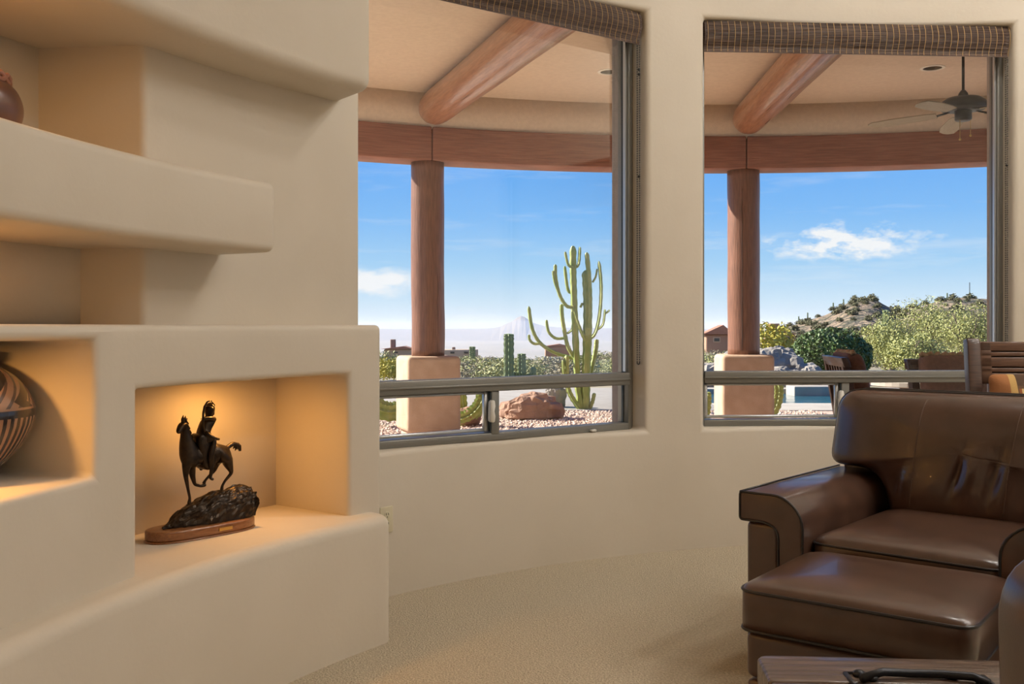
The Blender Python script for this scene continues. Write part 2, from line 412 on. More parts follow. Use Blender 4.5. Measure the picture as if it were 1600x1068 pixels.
# ================================================================ windows
def wframe(k):
    a, b = OPEN[k]
    p1, p2 = pol(a, RW), pol(b, RW)
    m = (a + b) / 2
    return p1, p2, m
def bar(mb, x0, x1, y0, y1, z0, z1): return mb.box((x0, y0, z0), (x1, y1, z1))
def pane(name, x0, x1, z0, z1, y, par):
    return MB().box((x0, y - .003, z0), (x1, y + .003, z1)).build(name, GLASS, par)
def window(k, mullpx):
    p1, p2, m = wframe(k)
    W = (p2 - p1).length
    ex = (p2 - p1).normalized(); ang = math.degrees(math.atan2(ex.y, ex.x))
    root = empty('window_%d' % (k + 1), (p1.x, p1.y, SILL), ang, kind='structure',
                 label=['bronze aluminium window with sliding vent beside the niche wall', 'bronze aluminium window behind the leather armchair',
                        'bronze aluminium window further round the curve', 'bronze aluminium window at the far end of the curve'][k])
    Hh = HEAD - SILL
    def lx(px):
        n = Vector((-ex.y, ex.x, 0)); q = onplane(px, 640, p1 + n * .155, n); return (q - p1).dot(ex)
    mxl = lx(mullpx) if mullpx else W * .45
    y0, y1 = .112, .20
    t = .032
    fr = MB()
    bar(fr, 0, t, y0, y1, 0, Hh); bar(fr, W - t, W, y0, y1, 0, Hh); bar(fr, t, W - t, y0, y1, 0, .036); bar(fr, t, W - t, y0, y1, Hh - .05, Hh)
    fr.build('outer_frame', ALU, root, bev=.004, seg=2)
    gk = MB()
    bar(gk, W - t - .006, W - t, .150, .163, .036, Hh - .05); bar(gk, t, t + .006, .150, .163, .036, Hh - .05)
    gk.build('glazing_gasket', ALUDARK, root)
    br = MB(); bar(br, W - t - .010, W - t - .0005, .128, .146, .31, Hh - .05)
    br.build('glazing_bead', ALUBRIGHT, root)
    zr0, zr1 = .887 - SILL, .953 - SILL
    ra = MB(); bar(ra, t, W - t, y0 - .012, y1 - .02, zr0, zr1); ra.build('horizontal_rail', ALU, root, bev=.005, seg=2)
    rl = MB(); bar(rl, t, W - t, y0 - .018, y0 - .011, zr0 + .026, zr0 + .037); rl.build('rail_lip', ALU, root, bev=.002, seg=1)
    mu = MB(); bar(mu, mxl, mxl + .045, y0 - .004, y1 - .02, .03, zr0); mu.build('mullion', ALU, root, bev=.004, seg=2)
    sa = MB(); s0, s1 = .044, zr0 - .002
    bar(sa, mxl - .030, mxl - .006, .128, .150, s0, s1); bar(sa, t, t + .022, .128, .150, s0, s1)
    bar(sa, t, mxl - .030, .128, .150, s0, s0 + .016); bar(sa, t, mxl - .030, .128, .150, s1 - .012, s1)
    sash = sa.build('sliding_sash', ALUBRIGHT, root, bev=.003, seg=1)
    sg = MB(); bar(sg, mxl - .006, mxl, .112, .160, s0, s1); sg.build('sash_gasket', ALUDARK, root)
    la = MB().prism([(0, 0), (.012, .004), (.016, .03), (.010, .055), (.016, .08), (.012, .106), (0, .11), (-.012, .10), (-.014, .01)], .085, .112, 'y')
    l = la.build('latch', WHITEPL, root, bev=.003, seg=1); l.location = (mxl - .008, 0, .088)
    if k == 0:
        tb = MB().box((0, 0, 0), (.034, .02, .011)).build('vent_stop', WHITEPL, root, bev=.003, seg=1)
        tb.location = (lx(912), .088, .006)
    pane('glass', t, W - t, zr1 - .004, Hh - .045, .156, root)
    pane('glass', mxl + .04, W - t, .03, zr0 + .004, .156, root)
    pane('glass', t + .015, mxl - .02, s0 + .01, s1 - .006, .139, root)
    return root, W
win1, W1 = window(0, 760)
win2, W2 = window(1, 1310)
win3, W3 = window(2, None)
win4, W4 = window(3, None)

# ---- woven reed shades drawn up at the window heads
def shade(win, W, label):
    root = tag(empty('woven_shade', win.location), label, 'blind')
    root.rotation_euler = win.rotation_euler
    zt, zb = HEAD - SILL - .004, 2.70 - SILL
    # folded profile (y toward the glass), built as rows of separate reeds
    prof = []
    N = 34
    for i in range(N + 1):
        u = i / N
        z = zt + (zb - zt) * u
        y = .046 - .020 * math.sin(math.pi * min(1, u / .80)) if u < .80 else .046 + .004 * math.sin((u - .8) / .2 * math.pi)
        prof.append((y, z))
    reeds = MB()
    for i in range(N):
        (ya, za), (yb, zb_) = prof[i], prof[i + 1]
        yc, zc = (ya + yb) / 2 + random.uniform(-.001, .001), (za + zb_) / 2
        h = abs(za - zb_) * .45
        reeds.prism([(yc - .0030, zc - h * .6), (yc - .0030, zc + h * .6), (yc, zc + h), (yc + .004, zc), (yc, zc - h)], .012, W - .012 - random.uniform(0, .003), 'x')
    reeds.build('reed_weave', SHADE, root, kind='stuff')
    th = MB()
    for j in range(int(W / .037)):
        x = .03 + j * .037 + random.uniform(-.003, .003)
        th.tube([(x + random.uniform(-.0006, .0006), y - .0042, z) for y, z in prof[::3]], .0016, 4)
    th.build('warp_strings', STRING, root, kind='stuff')
    MB().box((.012, .052, zb + .035), (W - .012, .098, zt)).build('folded_stack', SHADE, root, bev=.01)
    return root
shade(win1, W1, 'brown woven reed shade drawn up in the window beside the niche wall')
shade(win2, W2, 'brown woven reed shade drawn up in the window behind the leather armchair')

# ---- bead chains of the shades
def chain(win, W, zlow, label):
    root = tag(empty('bead_chain', win.location), label, 'cord'); root.rotation_euler = win.rotation_euler
    b = MB(); xs = (W - .014, W - .014); n = int((2.70 - zlow) / .0125)
    for i in range(n):
        for y in (.048, .066):
            b.ball((W - .012, y, zlow - SILL + .012 + i * .0125), .0042, 6, 4)
    for i in range(5):
        a = math.pi * i / 4
        b.ball((W - .012, .057 + .009 * math.cos(a), zlow - SILL + .006 - .006 * math.sin(a)), .0042, 6, 4)
    b.tube([(W - .012, .048, zlow - SILL), (W - .012, .048, 2.72 - SILL)], .001, 4); b.tube([(W - .012, .066, zlow - SILL), (W - .012, .066, 2.72 - SILL)], .001, 4)
    b.build('bead_strand', CHAINM, root, kind='stuff')
    for z in ([2.57, 2.545, 2.0] if W == W1 else [2.1]):
        MB().ball((W - .014, .05, z - SILL), .0075, 8, 6).build('bead_stop', BLACKPL, root, sm=True)
chain(win1, W1, 1.0, 'bead chain loop hanging in the window beside the niche wall')
chain(win2, W2, .9, 'bead chain loop hanging in the window behind the armchair')

# ---- wall outlet
p = pol(-45.65, RW - .004)
outlet = empty('wall_outlet', (p.x, p.y, .345), 45.65, label='ivory duplex wall outlet low on the curved wall beside the plinth', cat='outlet')
MB().box((-.036, -.004, -.058), (.036, .006, .058)).build('cover_plate', IVORY, outlet, bev=.003, seg=2)
for dz in (.021, -.021):
    r = MB().lathe([(.0165, 0), (.0165, .003), (.014, .0045)], 16).build('receptacle', IVORY, outlet)
    r.rotation_euler = (R_(90), 0, 0); r.location = (0, -.003, dz)
    s = MB()
    for x in (-.006, .006): s.box((x - .0012, -.0085, dz), (x + .0012, -.006, dz + .009))
    s.box((-.002, -.0085, dz - .010), (.002, -.006, dz - .006)); s.build('slot', BLACKPL, outlet)
MB().ball((0, -.005, 0), .003, 8, 4).build('screw', BRASS, outlet)

# ---- fill lights added on the unseen ceiling to brighten the room; niche puck lights
def add_fill_light(x, y, label):
    o = tag(empty('added_fill_light_offscreen', (x, y, CEIL)), label, 'light', 'added ceiling fill lights')
    MB().lathe([(.24, -.03), (.27, -.03), (.27, 0), (.24, 0)], 32, ringed=True).build('rim', TRIMW, o)
    MB().lathe([(.001, -.045), (.15, -.04), (.24, -.025), (.24, -.015), (.001, -.015)], 32).build('fill_emitter_offscreen', FILLM, o, sm=True)
for i, (th, r) in enumerate([(-4, 2.3), (24, 2.4), (50, 2.5), (76, 2.6), (102, 2.6), (60, 1.3), (128, 2.4)]):
    q = pol(th, r); add_fill_light(q.x, q.y, 'round flush fill light added on the ceiling out of view')
def puck(th, r, z, power, label, off='_offscreen'):
    q = pol(th, r, z); o = tag(empty('puck_light' + off, q), label, 'light')
    MB().lathe([(.030, -.012), (.034, -.012), (.034, 0), (.03, 0)], 24, ringed=True).build('rim', TRIMW, o)
    MB().lathe([(.001, -.008), (.029, -.008), (.029, -.002), (.001, -.002)], 24).build('lens', WHITEPL, o)
    la = bpy.data.lights.new('puck_lamp' + off, 'AREA'); la.shape = 'DISK'; la.size = .05; la.energy = power * PUCK; la.color = (1, .47, .11)
    lo = bpy.data.objects.new('puck_lamp' + off, la); col.objects.link(lo); lo.parent = o; lo.location = (0, 0, -.013)
puck(-60.0, 3.60, 1.019, 2.2, 'small recessed puck light over the bronze horse', '')
puck(-80.0, 3.62, 1.164, 3.6, 'small recessed puck light over the large patterned pot')
puck(-79.0, 3.75, 2.104, 3.0, 'small recessed puck light over the round brown pot')
puck(-79.0, 3.66, 1.451, 1.2, 'small recessed puck light under the floating shelf')

# ================================================================ furniture helpers
def rounded(poly, r, n=5):
    out = []; m = len(poly)
    for i in range(m):
        p0, p, p1 = Vector(poly[i - 1]), Vector(poly[i]), Vector(poly[(i + 1) % m])
        rr = r[i] if hasattr(r, '__len__') else r
        a, b = (p0 - p), (p1 - p); rr = min(rr, a.length * .48, b.length * .48)
        a = p + a.normalized() * rr; b = p + b.normalized() * rr
        for k in range(n + 1):
            t = k / n; out.append(((1 - t) ** 2 * a + 2 * t * (1 - t) * p + t * t * b))
    return [tuple(q) for q in out]
def resample(poly, step):
    out = []
    for i in range(len(poly)):
        a, b = Vector(poly[i]), Vector(poly[(i + 1) % len(poly)]); m = max(1, int((b - a).length / step))
        out += [tuple(a + (b - a) * k / m) for k in range(m)]
    return out
def puff(outline, c, tf, tb, band=.0, rings=14, p=2.6, q=2.0, extra=None):
    """pillow with the outline in its local x-z plane; front toward -y. band = half thickness at the seam"""
    mb = MB(); n = len(outline); vs = []; fs = []
    def side(sgn, T):
        rows = []
        for k in range(rings + 1):
            s = 1 - (k / rings) ** 1.4 if k < rings else 0
            row = []
            for (x, z) in (outline if k < rings else [c]):
                X, Z = c[0] + (x - c[0]) * s, c[1] + (z - c[1]) * s
                y = band + T * (max(0, 1 - s ** p)) ** (1 / q)
                if extra and sgn < 0: y += extra(X, Z) * min(1, (1 - s) * 5)
                vs.append((X, sgn * y, Z)); row.append(len(vs) - 1)
            rows.append(row)
        for k in range(rings - 1):
            for j in range(n):
                a, b, d, e = rows[k][j], rows[k][(j + 1) % n], rows[k + 1][(j + 1) % n], rows[k + 1][j]
                fs.append((a, b, d, e) if sgn < 0 else (e, d, b, a))
        for j in range(n):
            a, b, d = rows[rings - 1][j], rows[rings - 1][(j + 1) % n], rows[rings][0]
            fs.append((a, b, d) if sgn < 0 else (d, b, a))
        return rows[0]
    f = side(-1, tf); b = side(1, tb)
    for j in range(n):
        fs.append((f[(j + 1) % n], f[j], b[j], b[(j + 1) % n]))
    mb.add(vs, fs); return mb

# ================================================================ leather armchair
AW, INW, DEP = .23, .62, .95
TW = 2 * AW + INW
def creases(x, z):
    v = 0
    for cx, cz, wx, hz, a, lean in [(.30, .60, .014, .055, -.016, .35), (.345, .62, .013, .05, .012, .35), (.53, .66, .012, .07, -.014, .25), (.575, .66, .012, .075, .012, .25), (.655, .66, .012, .085, -.016, .22), (.70, .655, .013, .085, .013, .22), (.83, .64, .012, .07, -.011, .15), (.87, .64, .012, .07, .009, .15), (.22, .60, .03, .04, .010, .3)]:
        d = (x - cx - lean * (z - cz)) / wx; e = (z - cz) / hz
        v += 1.5 * a * math.exp(-d * d - e * e)
    return v
def make_armchair(root):
    for s in (0, 1):
        def X(x): return TW - x if s else x
        L = [(0, .525), (.10, .525), (.135, .51), (.145, .48), (.145, .10), (.232, .10), (.232, .56), (.165, .622), (.0, .622)]
        Lr = rounded(L, [.012, .02, .03, .03, .01, .01, .06, .06, .012], 4)
        if s: Lr = [(X(x), z) for x, z in Lr][::-1]
        pad = MB().prism(Lr, .0, .86, 'y').build('arm', LEATHER, root, bev=.010, seg=3, ang=50)
        pp = resample(Lr, .02)
        MB().tube([(x, .002, z) for x, z in pp], .0045, 6, closed=True).build('piping', PIPING, pad, sm=True)
        MB().tube([(X(.002), .0, .622), (X(.0), .3, .624), (X(.0), .86, .624)], .004, 6).build('piping', PIPING, pad, sm=True)
        xs = sorted((X(.016), X(.142)))
        MB().box((xs[0], .012, .05), (xs[1], .84, .522)).build('arm_panel', LEATHER, root, bev=.022, seg=4)
    # frame and back
    MB().box((AW - .02, .035, .05), (AW + INW + .02, .90, .30)).build('seat_base', LEATHER, root, bev=.015)
    bf = MB().prism(rounded([(.02, .05), (TW - .02, .05), (TW - .02, .88), (.02, .88)], [.02, .02, .11, .11], 8), .84, .97, 'y')
    bf.v = [(x, y + (z - .45) * .06, z) for x, y, z in bf.v]
    bf.build('back_frame', LEATHER, root, bev=.03, seg=4, ang=50)
    # seat cushion
    so = rounded([(AW + .004, .055), (AW + INW - .004, .055), (AW + INW - .004, .80), (AW + .004, .80)], .05, 5)
    so = resample(so, .03)
    sc = puff([(x, y) for x, y in so], (AW + INW / 2, .40), .055, .02, band=.055, p=3.2)
    sc.v = [(x, z, -y + .41) for x, y, z in sc.v]
    seat = sc.build('seat_cushion', LEATHER, root, sm=True)
    MB().tube([(x, y, .465) for x, y in so], .0045, 6, closed=True).build('piping', PIPING, seat, sm=True)
    MB().tube([(x, y, .355) for x, y in so], .0045, 6, closed=True).build('piping', PIPING, seat, sm=True)
    # T-shaped back cushion
    o = rounded([(.01, .650), (AW - .01, .640), (AW + .05, .44), (TW - AW - .05, .44), (TW - AW + .01, .640), (TW - .01, .650), (TW - .03, .945), (.03, .945)],
                [.05, .10, .05, .05, .10, .05, .09, .09], 6)
    o = resample(o, .022)
    bc = puff(o, (TW / 2, .74), .125, .02, band=.045, rings=26, p=3.0, extra=creases)
    def lean(x, y, z): return (x, y + .765 + (z - .45) * .19, z)
    bc.v = [lean(*v) for v in bc.v]
    back = bc.build('back_cushion', LEATHER, root, sm=True)
    for yy in (-.046, .046):
        MB().tube([lean(x, yy, z) for x, z in o], .005, 6, closed=True).build('piping', PIPING, back, sm=True)
    # two stitched seams on the front of the cushion
    from mathutils.bvhtree import BVHTree
    bvh = BVHTree.FromPolygons([Vector(v) for v in bc.v], bc.f)
    for xa, xb in ((.395, .365), (.735, .69)):
        pts = []
        for i in range(22):
            t = i / 21; x = xa + (xb - xa) * t; z = .925 - .40 * t
            h = bvh.ray_cast(Vector((x, -1, z)), Vector((0, 1, 0)))
            if h[0]: pts.append(h[0] + Vector((0, -.0006, 0)))
        MB().tube(pts, .0022, 5).build('stitched_seam', THREAD, back, sm=True)
    for x, y in ((.06, .06), (TW - .06, .06), (.06, .86), (TW - .06, .86)):
        MB().lathe([(.022, 0), (.028, .06)], 12, (x, y, 0)).build('foot', DARKWOOD, root)
chair = empty('leather_armchair', (.80, 3.485, 0), -41, label='brown leather armchair with piped arms facing the ottoman', cat='armchair', group='brown leather armchairs')
make_armchair(chair)
c2 = copy_tree(chair)
c2['label'] = 'brown leather armchair turned away from the window, beside the rustic wooden table'
c2.rotation_euler = (0, 0, 0); c2.location = (.682, .455, 0)

# ---- ottoman
ott = empty('leather_ottoman', (.64, 2.83, 0), -37, label='brown leather ottoman with piped box cushion in front of the armchair', cat='ottoman')
OW, OD = .63, .56
oo = resample(rounded([(0, 0), (OW, 0), (OW, OD), (0, OD)], .06, 6), .03)
oc = puff(oo, (OW / 2, OD / 2), .040, .01, band=.055, p=3.0)
oc.v = [(x, z, -y + .395) for x, y, z in oc.v]
ocu = oc.build('cushion', LEATHER, ott, sm=True)
for z in (.450, .340):
    MB().tube([(x, y, z) for x, y in oo], .0048, 6, closed=True).build('piping', PIPING, ocu, sm=True)
MB().box((.018, .018, .20), (OW - .018, OD - .018, .332)).build('upper_base', LEATHER, ott, bev=.022, seg=4)
MB().box((.022, .022, .045), (OW - .022, OD - .022, .195)).build('lower_base', LEATHER, ott, bev=.012)
for x, y in ((.06, .06), (OW - .06, .06), (.06, OD - .06), (OW - .06, OD - .06)):
    MB().lathe([(.02, 0), (.026, .05)], 12, (x, y, 0)).build('foot', DARKWOOD, ott)

# ---- rustic table with an iron strap let into the top
tab = empty('rustic_side_table', (.548, 2.238, 0), -4, label='rustic dark wooden side table with iron strap set in the top', cat='table')
TL, TD, TZ = .92, .50, .462
for i, (a, b) in enumerate(((0, .17), (.172, .335), (.337, .5))):
    pl = MB().prism(rounded([(0, -b), (TL, -b), (TL, -a), (0, -a)], [.012 if b < .5 else .05, .012, .012, .012 if a else .035], 4), TZ - .06, TZ)
    pl.build('plank', TABLEWOOD, tab, bev=.012, seg=3)
ir = MB()
for (x0, y0, x1, y1) in ((.165, -.118, .46, -.112), (.165, -.190, .46, -.184), (.165, -.19, .175, -.112), (.45, -.19, .46, -.112)):
    ir.box((x0, y0, TZ - .01), (x1, y1, TZ + .0045))
iro = ir.build('iron_strap', IRON, tab, bev=.002, seg=1)
MB().tube([(.19, -.165, TZ + .008), (.24, -.14, TZ + .014), (.30, -.133, TZ + .010), (.36, -.133, TZ + .010), (.42, -.15, TZ + .012), (.445, -.17, TZ + .006)], .009, 8).build('iron_twist', IRON, tab, sm=True)
for x, y in ((.215, -.150), (.195, -.128), (.385, -.128), (.44, -.150)):
    MB().ball((x, y, TZ + .004), .014, 10, 6, sz=.7).build('iron_stud', IRON, tab, sm=True)
MB().box((.05, -.46, TZ - .14), (TL - .05, -.05, TZ - .06)).build('apron', TABLEWOOD, tab, bev=.006)
for x, y in ((.04, -.10), (TL - .10, -.10), (.04, -.46), (TL - .10, -.46)):
    MB().box((x, y, 0), (x + .065, y + .065, TZ - .06)).build('leg', TABLEWOOD, tab, bev=.006)

# ---- wooden side chair behind the armchair, with a patterned pillow
wc = empty('wooden_side_chair', (2.10, 4.15, 0), -6, label='dark wooden chair with slotted back behind the leather armchair', cat='chair')
CWW, CWD = .62, .52
for x in (0, CWW - .06):
    MB().prism([(CWD - .05, 0), (CWD, 0), (CWD, .45), (CWD + .10, 1.135), (CWD + .045, 1.145), (CWD + .03, 1.12), (CWD - .055, .45)], x, x + .06, 'x').build('back_post', DARKWOOD, wc, bev=.006)
def bar3(x0, x1, z0, z1, name):
    ya = CWD - .04 + (z0 - .45) * .145; yb = CWD - .04 + (z1 - .45) * .145
    MB().prism([(ya, z0), (ya + .03, z0), (yb + .03, z1), (yb, z1)], x0, x1, 'x').build(name, CHAIRWOOD, wc, bev=.003, seg=2)
for z0, z1 in ((1.085, 1.128), (1.060, 1.0795), (1.010, 1.0545), (.985, 1.0045), (.930, .9795), (.50, .56)):
    bar3(.06, CWW - .06, z0, z1, 'back_slat')
bar3(.06, .115, .93, 1.125, 'back_stile'); bar3(CWW - .115, CWW - .06, .93, 1.125, 'back_stile')
MB().prism([(CWD - .008 + (.93 - .45) * .145, .93), (CWD + .004 + (.93 - .45) * .145, .93), (CWD + .004 + (1.12 - .45) * .145, 1.12), (CWD - .008 + (1.12 - .45) * .145, 1.12)], .06, CWW - .06, 'x').build('back_panel', DARKWOOD, wc)
for i in range(5): bar3(.10 + i * .10, .14 + i * .10, .555, .935, 'back_spindle')
MB().box((-.01, -.02, .40), (CWW + .01, CWD - .055, .45)).build('seat', CHAIRWOOD, wc, bev=.012)
for x in (.0, CWW - .05): MB().box((x, 0, 0), (x + .05, .05, .40)).build('front_leg', DARKWOOD, wc, bev=.005)
# woven pillow with a stepped diamond pattern
def kilim():
    m = mat('kilim_weave', (.30, .16, .06), .95, bump=.5, bscale=180, bdist=.003)
    t = m.node_tree; b = t.nodes['Principled BSDF']
    tcn = t.nodes.new('ShaderNodeTexCoord'); sp = t.nodes.new('ShaderNodeSeparateXYZ'); t.links.new(tcn.outputs['Object'], sp.inputs[0])
    def M(op, a, bb=None, c=None):
        n = t.nodes.new('ShaderNodeMath'); n.operation = op
        for i, v in enumerate((a, bb, c)):
            if v is None: continue
            if isinstance(v, (int, float)): n.inputs[i].default_value = v
            else: t.links.new(v, n.inputs[i])
        return n.outputs[0]
    x = M('ABSOLUTE', M('ADD', sp.outputs['X'], .02))
    z = M('PINGPONG', M('SUBTRACT', sp.outputs['Z'], .365 - 1.2), .06)
    zs = M('MULTIPLY', M('FLOOR', M('MULTIPLY', z, 75)), 1 / 75)
    d = M('ADD', x, M('MULTIPLY', zs, 1.9))
    rp = t.nodes.new('ShaderNodeValToRGB'); rp.color_ramp.interpolation = 'CONSTANT'
    e = rp.color_ramp.elements; e[0].position = 0; e[0].color = (.62, .42, .18, 1); e[1].position = .10; e[1].color = (.33, .11, .04, 1)
    for pz, c in ((.30, (.50, .29, .10)), (.48, (.66, .47, .22)), (.66, (.30, .10, .035)), (.74, (.14, .075, .04)), (.95, (.09, .05, .03))):
        q = e.new(pz); q.color = (*c, 1)
    t.links.new(M('MULTIPLY', d, 7.5), rp.inputs[0])
    edge = M('LESS_THAN', sp.outputs['X'], -.125)
    edge2 = M('LESS_THAN', sp.outputs['X'], -.155)
    mxn = t.nodes.new('ShaderNodeMix'); mxn.data_type = 'RGBA'; mxn.inputs['B'].default_value = (.55, .34, .12, 1)
    t.links.new(edge, mxn.inputs['Factor']); t.links.new(rp.outputs[0], mxn.inputs['A'])
    mx3 = t.nodes.new('ShaderNodeMix'); mx3.data_type = 'RGBA'; mx3.inputs['B'].default_value = (.36, .15, .055, 1)
    t.links.new(edge2, mx3.inputs['Factor']); t.links.new(mxn.outputs['Result'], mx3.inputs['A'])
    t.links.new(mx3.outputs['Result'], b.inputs['Base Color'])
    return m
KILIM = kilim()
po = resample(rounded([(-.225, .0), (.225, .0), (.23, .45), (-.23, .45)], .03, 4), .03)
pm = puff(po, (0, .225), .07, .06, band=.004, p=2.2)
pil = pm.build('throw_pillow', KILIM, sm=True, label='tan and rust woven pillow with stepped diamond pattern on the wooden chair', cat='pillow')
bpy.context.view_layer.update()
pil.location = wc.matrix_world @ Vector((CWW / 2 - .02, CWD - .135, .535)); pil.rotation_euler = (R_(-9), 0, R_(-6))

# ================================================================ pottery
def potmat():
    m = mat('painted_pot', (.24, .12, .07), .22, coat=.4)
    t = m.node_tree; b = t.nodes['Principled BSDF']
    tcn = t.nodes.new('ShaderNodeTexCoord'); sp = t.nodes.new('ShaderNodeSeparateXYZ'); t.links.new(tcn.outputs['Object'], sp.inputs[0])
    def M(op, a, bb=None, c=None):
        n = t.nodes.new('ShaderNodeMath'); n.operation = op
        for i, v in enumerate((a, bb, c)):
            if v is None: continue
            if isinstance(v, (int, float)): n.inputs[i].default_value = v
            else: t.links.new(v, n.inputs[i])
        return n.outputs[0]
    ang = M('ARCTAN2', sp.outputs['Y'], sp.outputs['X']); z = sp.outputs['Z']
    # lower band: upright stripes; dark rim band; upper band: slanted zigzag blocks
    stripes = M('GREATER_THAN', M('SINE', M('MULTIPLY', ang, 56)), -.1)
    band = M('MULTIPLY', M('GREATER_THAN', z, .172), M('LESS_THAN', z, .192))
    low = M('MULTIPLY', M('LESS_THAN', z, .172), stripes)
    zig = M('GREATER_THAN', M('SINE', M('ADD', M('MULTIPLY', ang, 9), M('MULTIPLY', M('PINGPONG', M('MULTIPLY', z, 14), 1), 5.5))), .25)
    fine = M('GREATER_THAN', M('SINE', M('ADD', M('MULTIPLY', ang, 30), M('MULTIPLY', z, -170))), .55)
    up = M('MULTIPLY', M('GREATER_THAN', z, .198), M('MAXIMUM', zig, M('MULTIPLY', fine, .8)))
    foot = M('LESS_THAN', z, .045)
    dark = M('MINIMUM', M('ADD', M('ADD', band, low), M('ADD', up, foot)), 1.0)
    mxn = t.nodes.new('ShaderNodeMix'); mxn.data_type = 'RGBA'
    mxn.inputs['A'].default_value = (.30, .165, .10, 1); mxn.inputs['B'].default_value = (.028, .022, .022, 1)
    t.links.new(dark, mxn.inputs['Factor']); t.links.new(mxn.outputs['Result'], b.inputs['Base Color'])
    return m
def curve(pts, n=28):
    out = []
    for i in range(n + 1):
        t = i / n * (len(pts) - 1); k = min(int(t), len(pts) - 2); f = t - k
        p0, p1, p2, p3 = pts[max(k - 1, 0)], pts[k], pts[k + 1], pts[min(k + 2, len(pts) - 1)]
        out.append(tuple(.5 * (2 * b + (c - a) * f + (2 * a - 5 * b + 4 * c - d) * f * f + (3 * b - a - 3 * c + d) * f ** 3) for a, b, c, d in zip(p0, p1, p2, p3)))
    return out
pot = empty('painted_pot', (-1.485, 2.62, .79), 20, label='large brown pot painted with dark stripes and angular blocks in the lower niche', cat='pot')
MB().lathe(curve([(.06, .0), (.115, .03), (.172, .09), (.205, .16), (.198, .215), (.165, .268), (.115, .305), (.075, .325), (.07, .338)]), 48).build('body', potmat(), pot, sm=True)
MB().lathe([(.072, .330), (.080, .336), (.080, .346), (.066, .346), (.060, .336)], 40, ringed=True).build('rim', mat('dark_pot_rim', (.03, .024, .024), .25), pot, sm=True)
pot2 = empty('carved_pot', (-1.535, 2.78, 1.69), 0, label='round reddish brown pot with twisted rim on the floating shelf', cat='pot')
POTM = mat('burnished_pot', (.17, .068, .04), .3, (.075, .042, .034), 5, coat=.3)
MB().lathe(curve([(.05, .0), (.10, .025), (.14, .08), (.15, .13), (.135, .175), (.105, .205), (.095, .21)]), 40).build('body', POTM, pot2, sm=True)
rim = [(.112 * math.cos(a) , .112 * math.sin(a), .208 + .010 * math.sin(a * 9)) for a in [2 * math.pi * i / 72 for i in range(72)]]
rim2 = [(.112 * math.cos(a), .112 * math.sin(a), .208 - .010 * math.sin(a * 9)) for a in [2 * math.pi * i / 72 for i in range(72)]]
RIMM = mat('rosy_clay', (.34, .15, .10), .4)
MB().tube(rim, .009, 6, closed=True).build('twisted_rim', RIMM, pot2, sm=True)
MB().tube(rim2, .009, 6, closed=True).build('twisted_rim', RIMM, pot2, sm=True)

# ================================================================ bronze horse and rider
SP0 = Vector((-1.075, 3.415, .485)); SPA = 50
sculpt = empty('bronze_horse_sculpture', SP0, SPA, label='dark bronze of a galloping horse and bow-drawing rider on a rock, wooden base', cat='sculpture')
eu = Vector((math.cos(R_(SPA)), math.sin(R_(SPA)), 0)); ev = Vector((-math.sin(R_(SPA)), math.cos(R_(SPA)), 0))
def SQ(zx, zy, v=0.0):
    """crop pixel -> local point of the sculpture's plane, pushed back by v"""
    q = onplane(200 + zx / 3.956, 600 + zy / 3.956, SP0, ev) - SP0
    return Vector((q.dot(eu), v, q.z))
K = 1 / 1830
oval = [(.205 * math.copysign(abs(math.cos(a)) ** .62, math.cos(a)), .078 * math.copysign(abs(math.sin(a)) ** .8, math.sin(a))) for a in [2 * math.pi * i / 48 for i in range(48)]]
cb = SQ(455, 900)
ovl = [(x + cb.x, y) for x, y in oval]
MB().prism(ovl, .0, .006).build('base_foot', BASEWOOD, sculpt, bev=.002, seg=1)
MB().prism([(cb.x + (x - cb.x) * .985, y * .97) for x, y in ovl], .006, .040).build('wooden_base', BASEWOOD, sculpt, bev=.007, seg=4, ang=50)
pq = cb.x + .045
MB().box((pq - .026, -.0785, .017), (pq + .026, -.0745, .028)).build('name_plate', BRASS, sculpt)
# rock: sections along the plane
secs = [(215, 885, 905), (262, 850, 900), (330, 775, 890), (400, 735, 880), (455, 700, 872), (520, 660, 862), (590, 655, 852), (650, 630, 842), (705, 622, 835), (742, 632, 815), (752, 650, 740)]
rv = []; rf = []; NR = 18
for i, (zx, zt, zb) in enumerate(secs):
    top = SQ(zx, zt).z; x = SQ(zx, zt).x; zbase = .041 if i < len(secs) - 2 else SQ(zx, zb).z + .01
    for j in range(NR):
        a = math.pi * j / (NR - 1)
        hw = .050 * (math.sin(math.pi * min(1, (i + .6) / 5.5) / 2))
        v = -hw * math.cos(a); z = zbase + (top - zbase) * (math.sin(a) ** .55)
        n = noise.noise(Vector((x * 45, v * 45, z * 60))); n2 = noise.noise(Vector((x * 25, v * 90, z * 170)))
        rv.append((x + n * .008, v * (1 + n2 * .22), max(.0405, z + n2 * .008 * (0 if j in (0, NR - 1) else 1))))
for i in range(len(secs) - 1):
    for j in range(NR - 1):
        rf.append((i * NR + j, (i + 1) * NR + j, (i + 1) * NR + j + 1, i * NR + j + 1))
rf += [tuple(range(NR)), tuple(range((len(secs) - 1) * NR, len(secs) * NR))[::-1]]
rf += [(i * NR, i * NR + NR - 1, (i + 1) * NR + NR - 1, (i + 1) * NR) for i in range(len(secs) - 1)]
rk = MB().add(rv, rf).build('rock', BRONZE, sculpt, sm=False)
sb = rk.modifiers.new('sub', 'SUBSURF'); sb.subdivision_type = 'SIMPLE'; sb.levels = sb.render_levels = 2
tx = bpy.data.textures.new('rock_clouds', 'CLOUDS'); tx.noise_scale = .018; tx.noise_depth = 3
dm = rk.modifiers.new('disp', 'DISPLACE'); dm.texture = tx; dm.strength = .014; dm.mid_level = .5

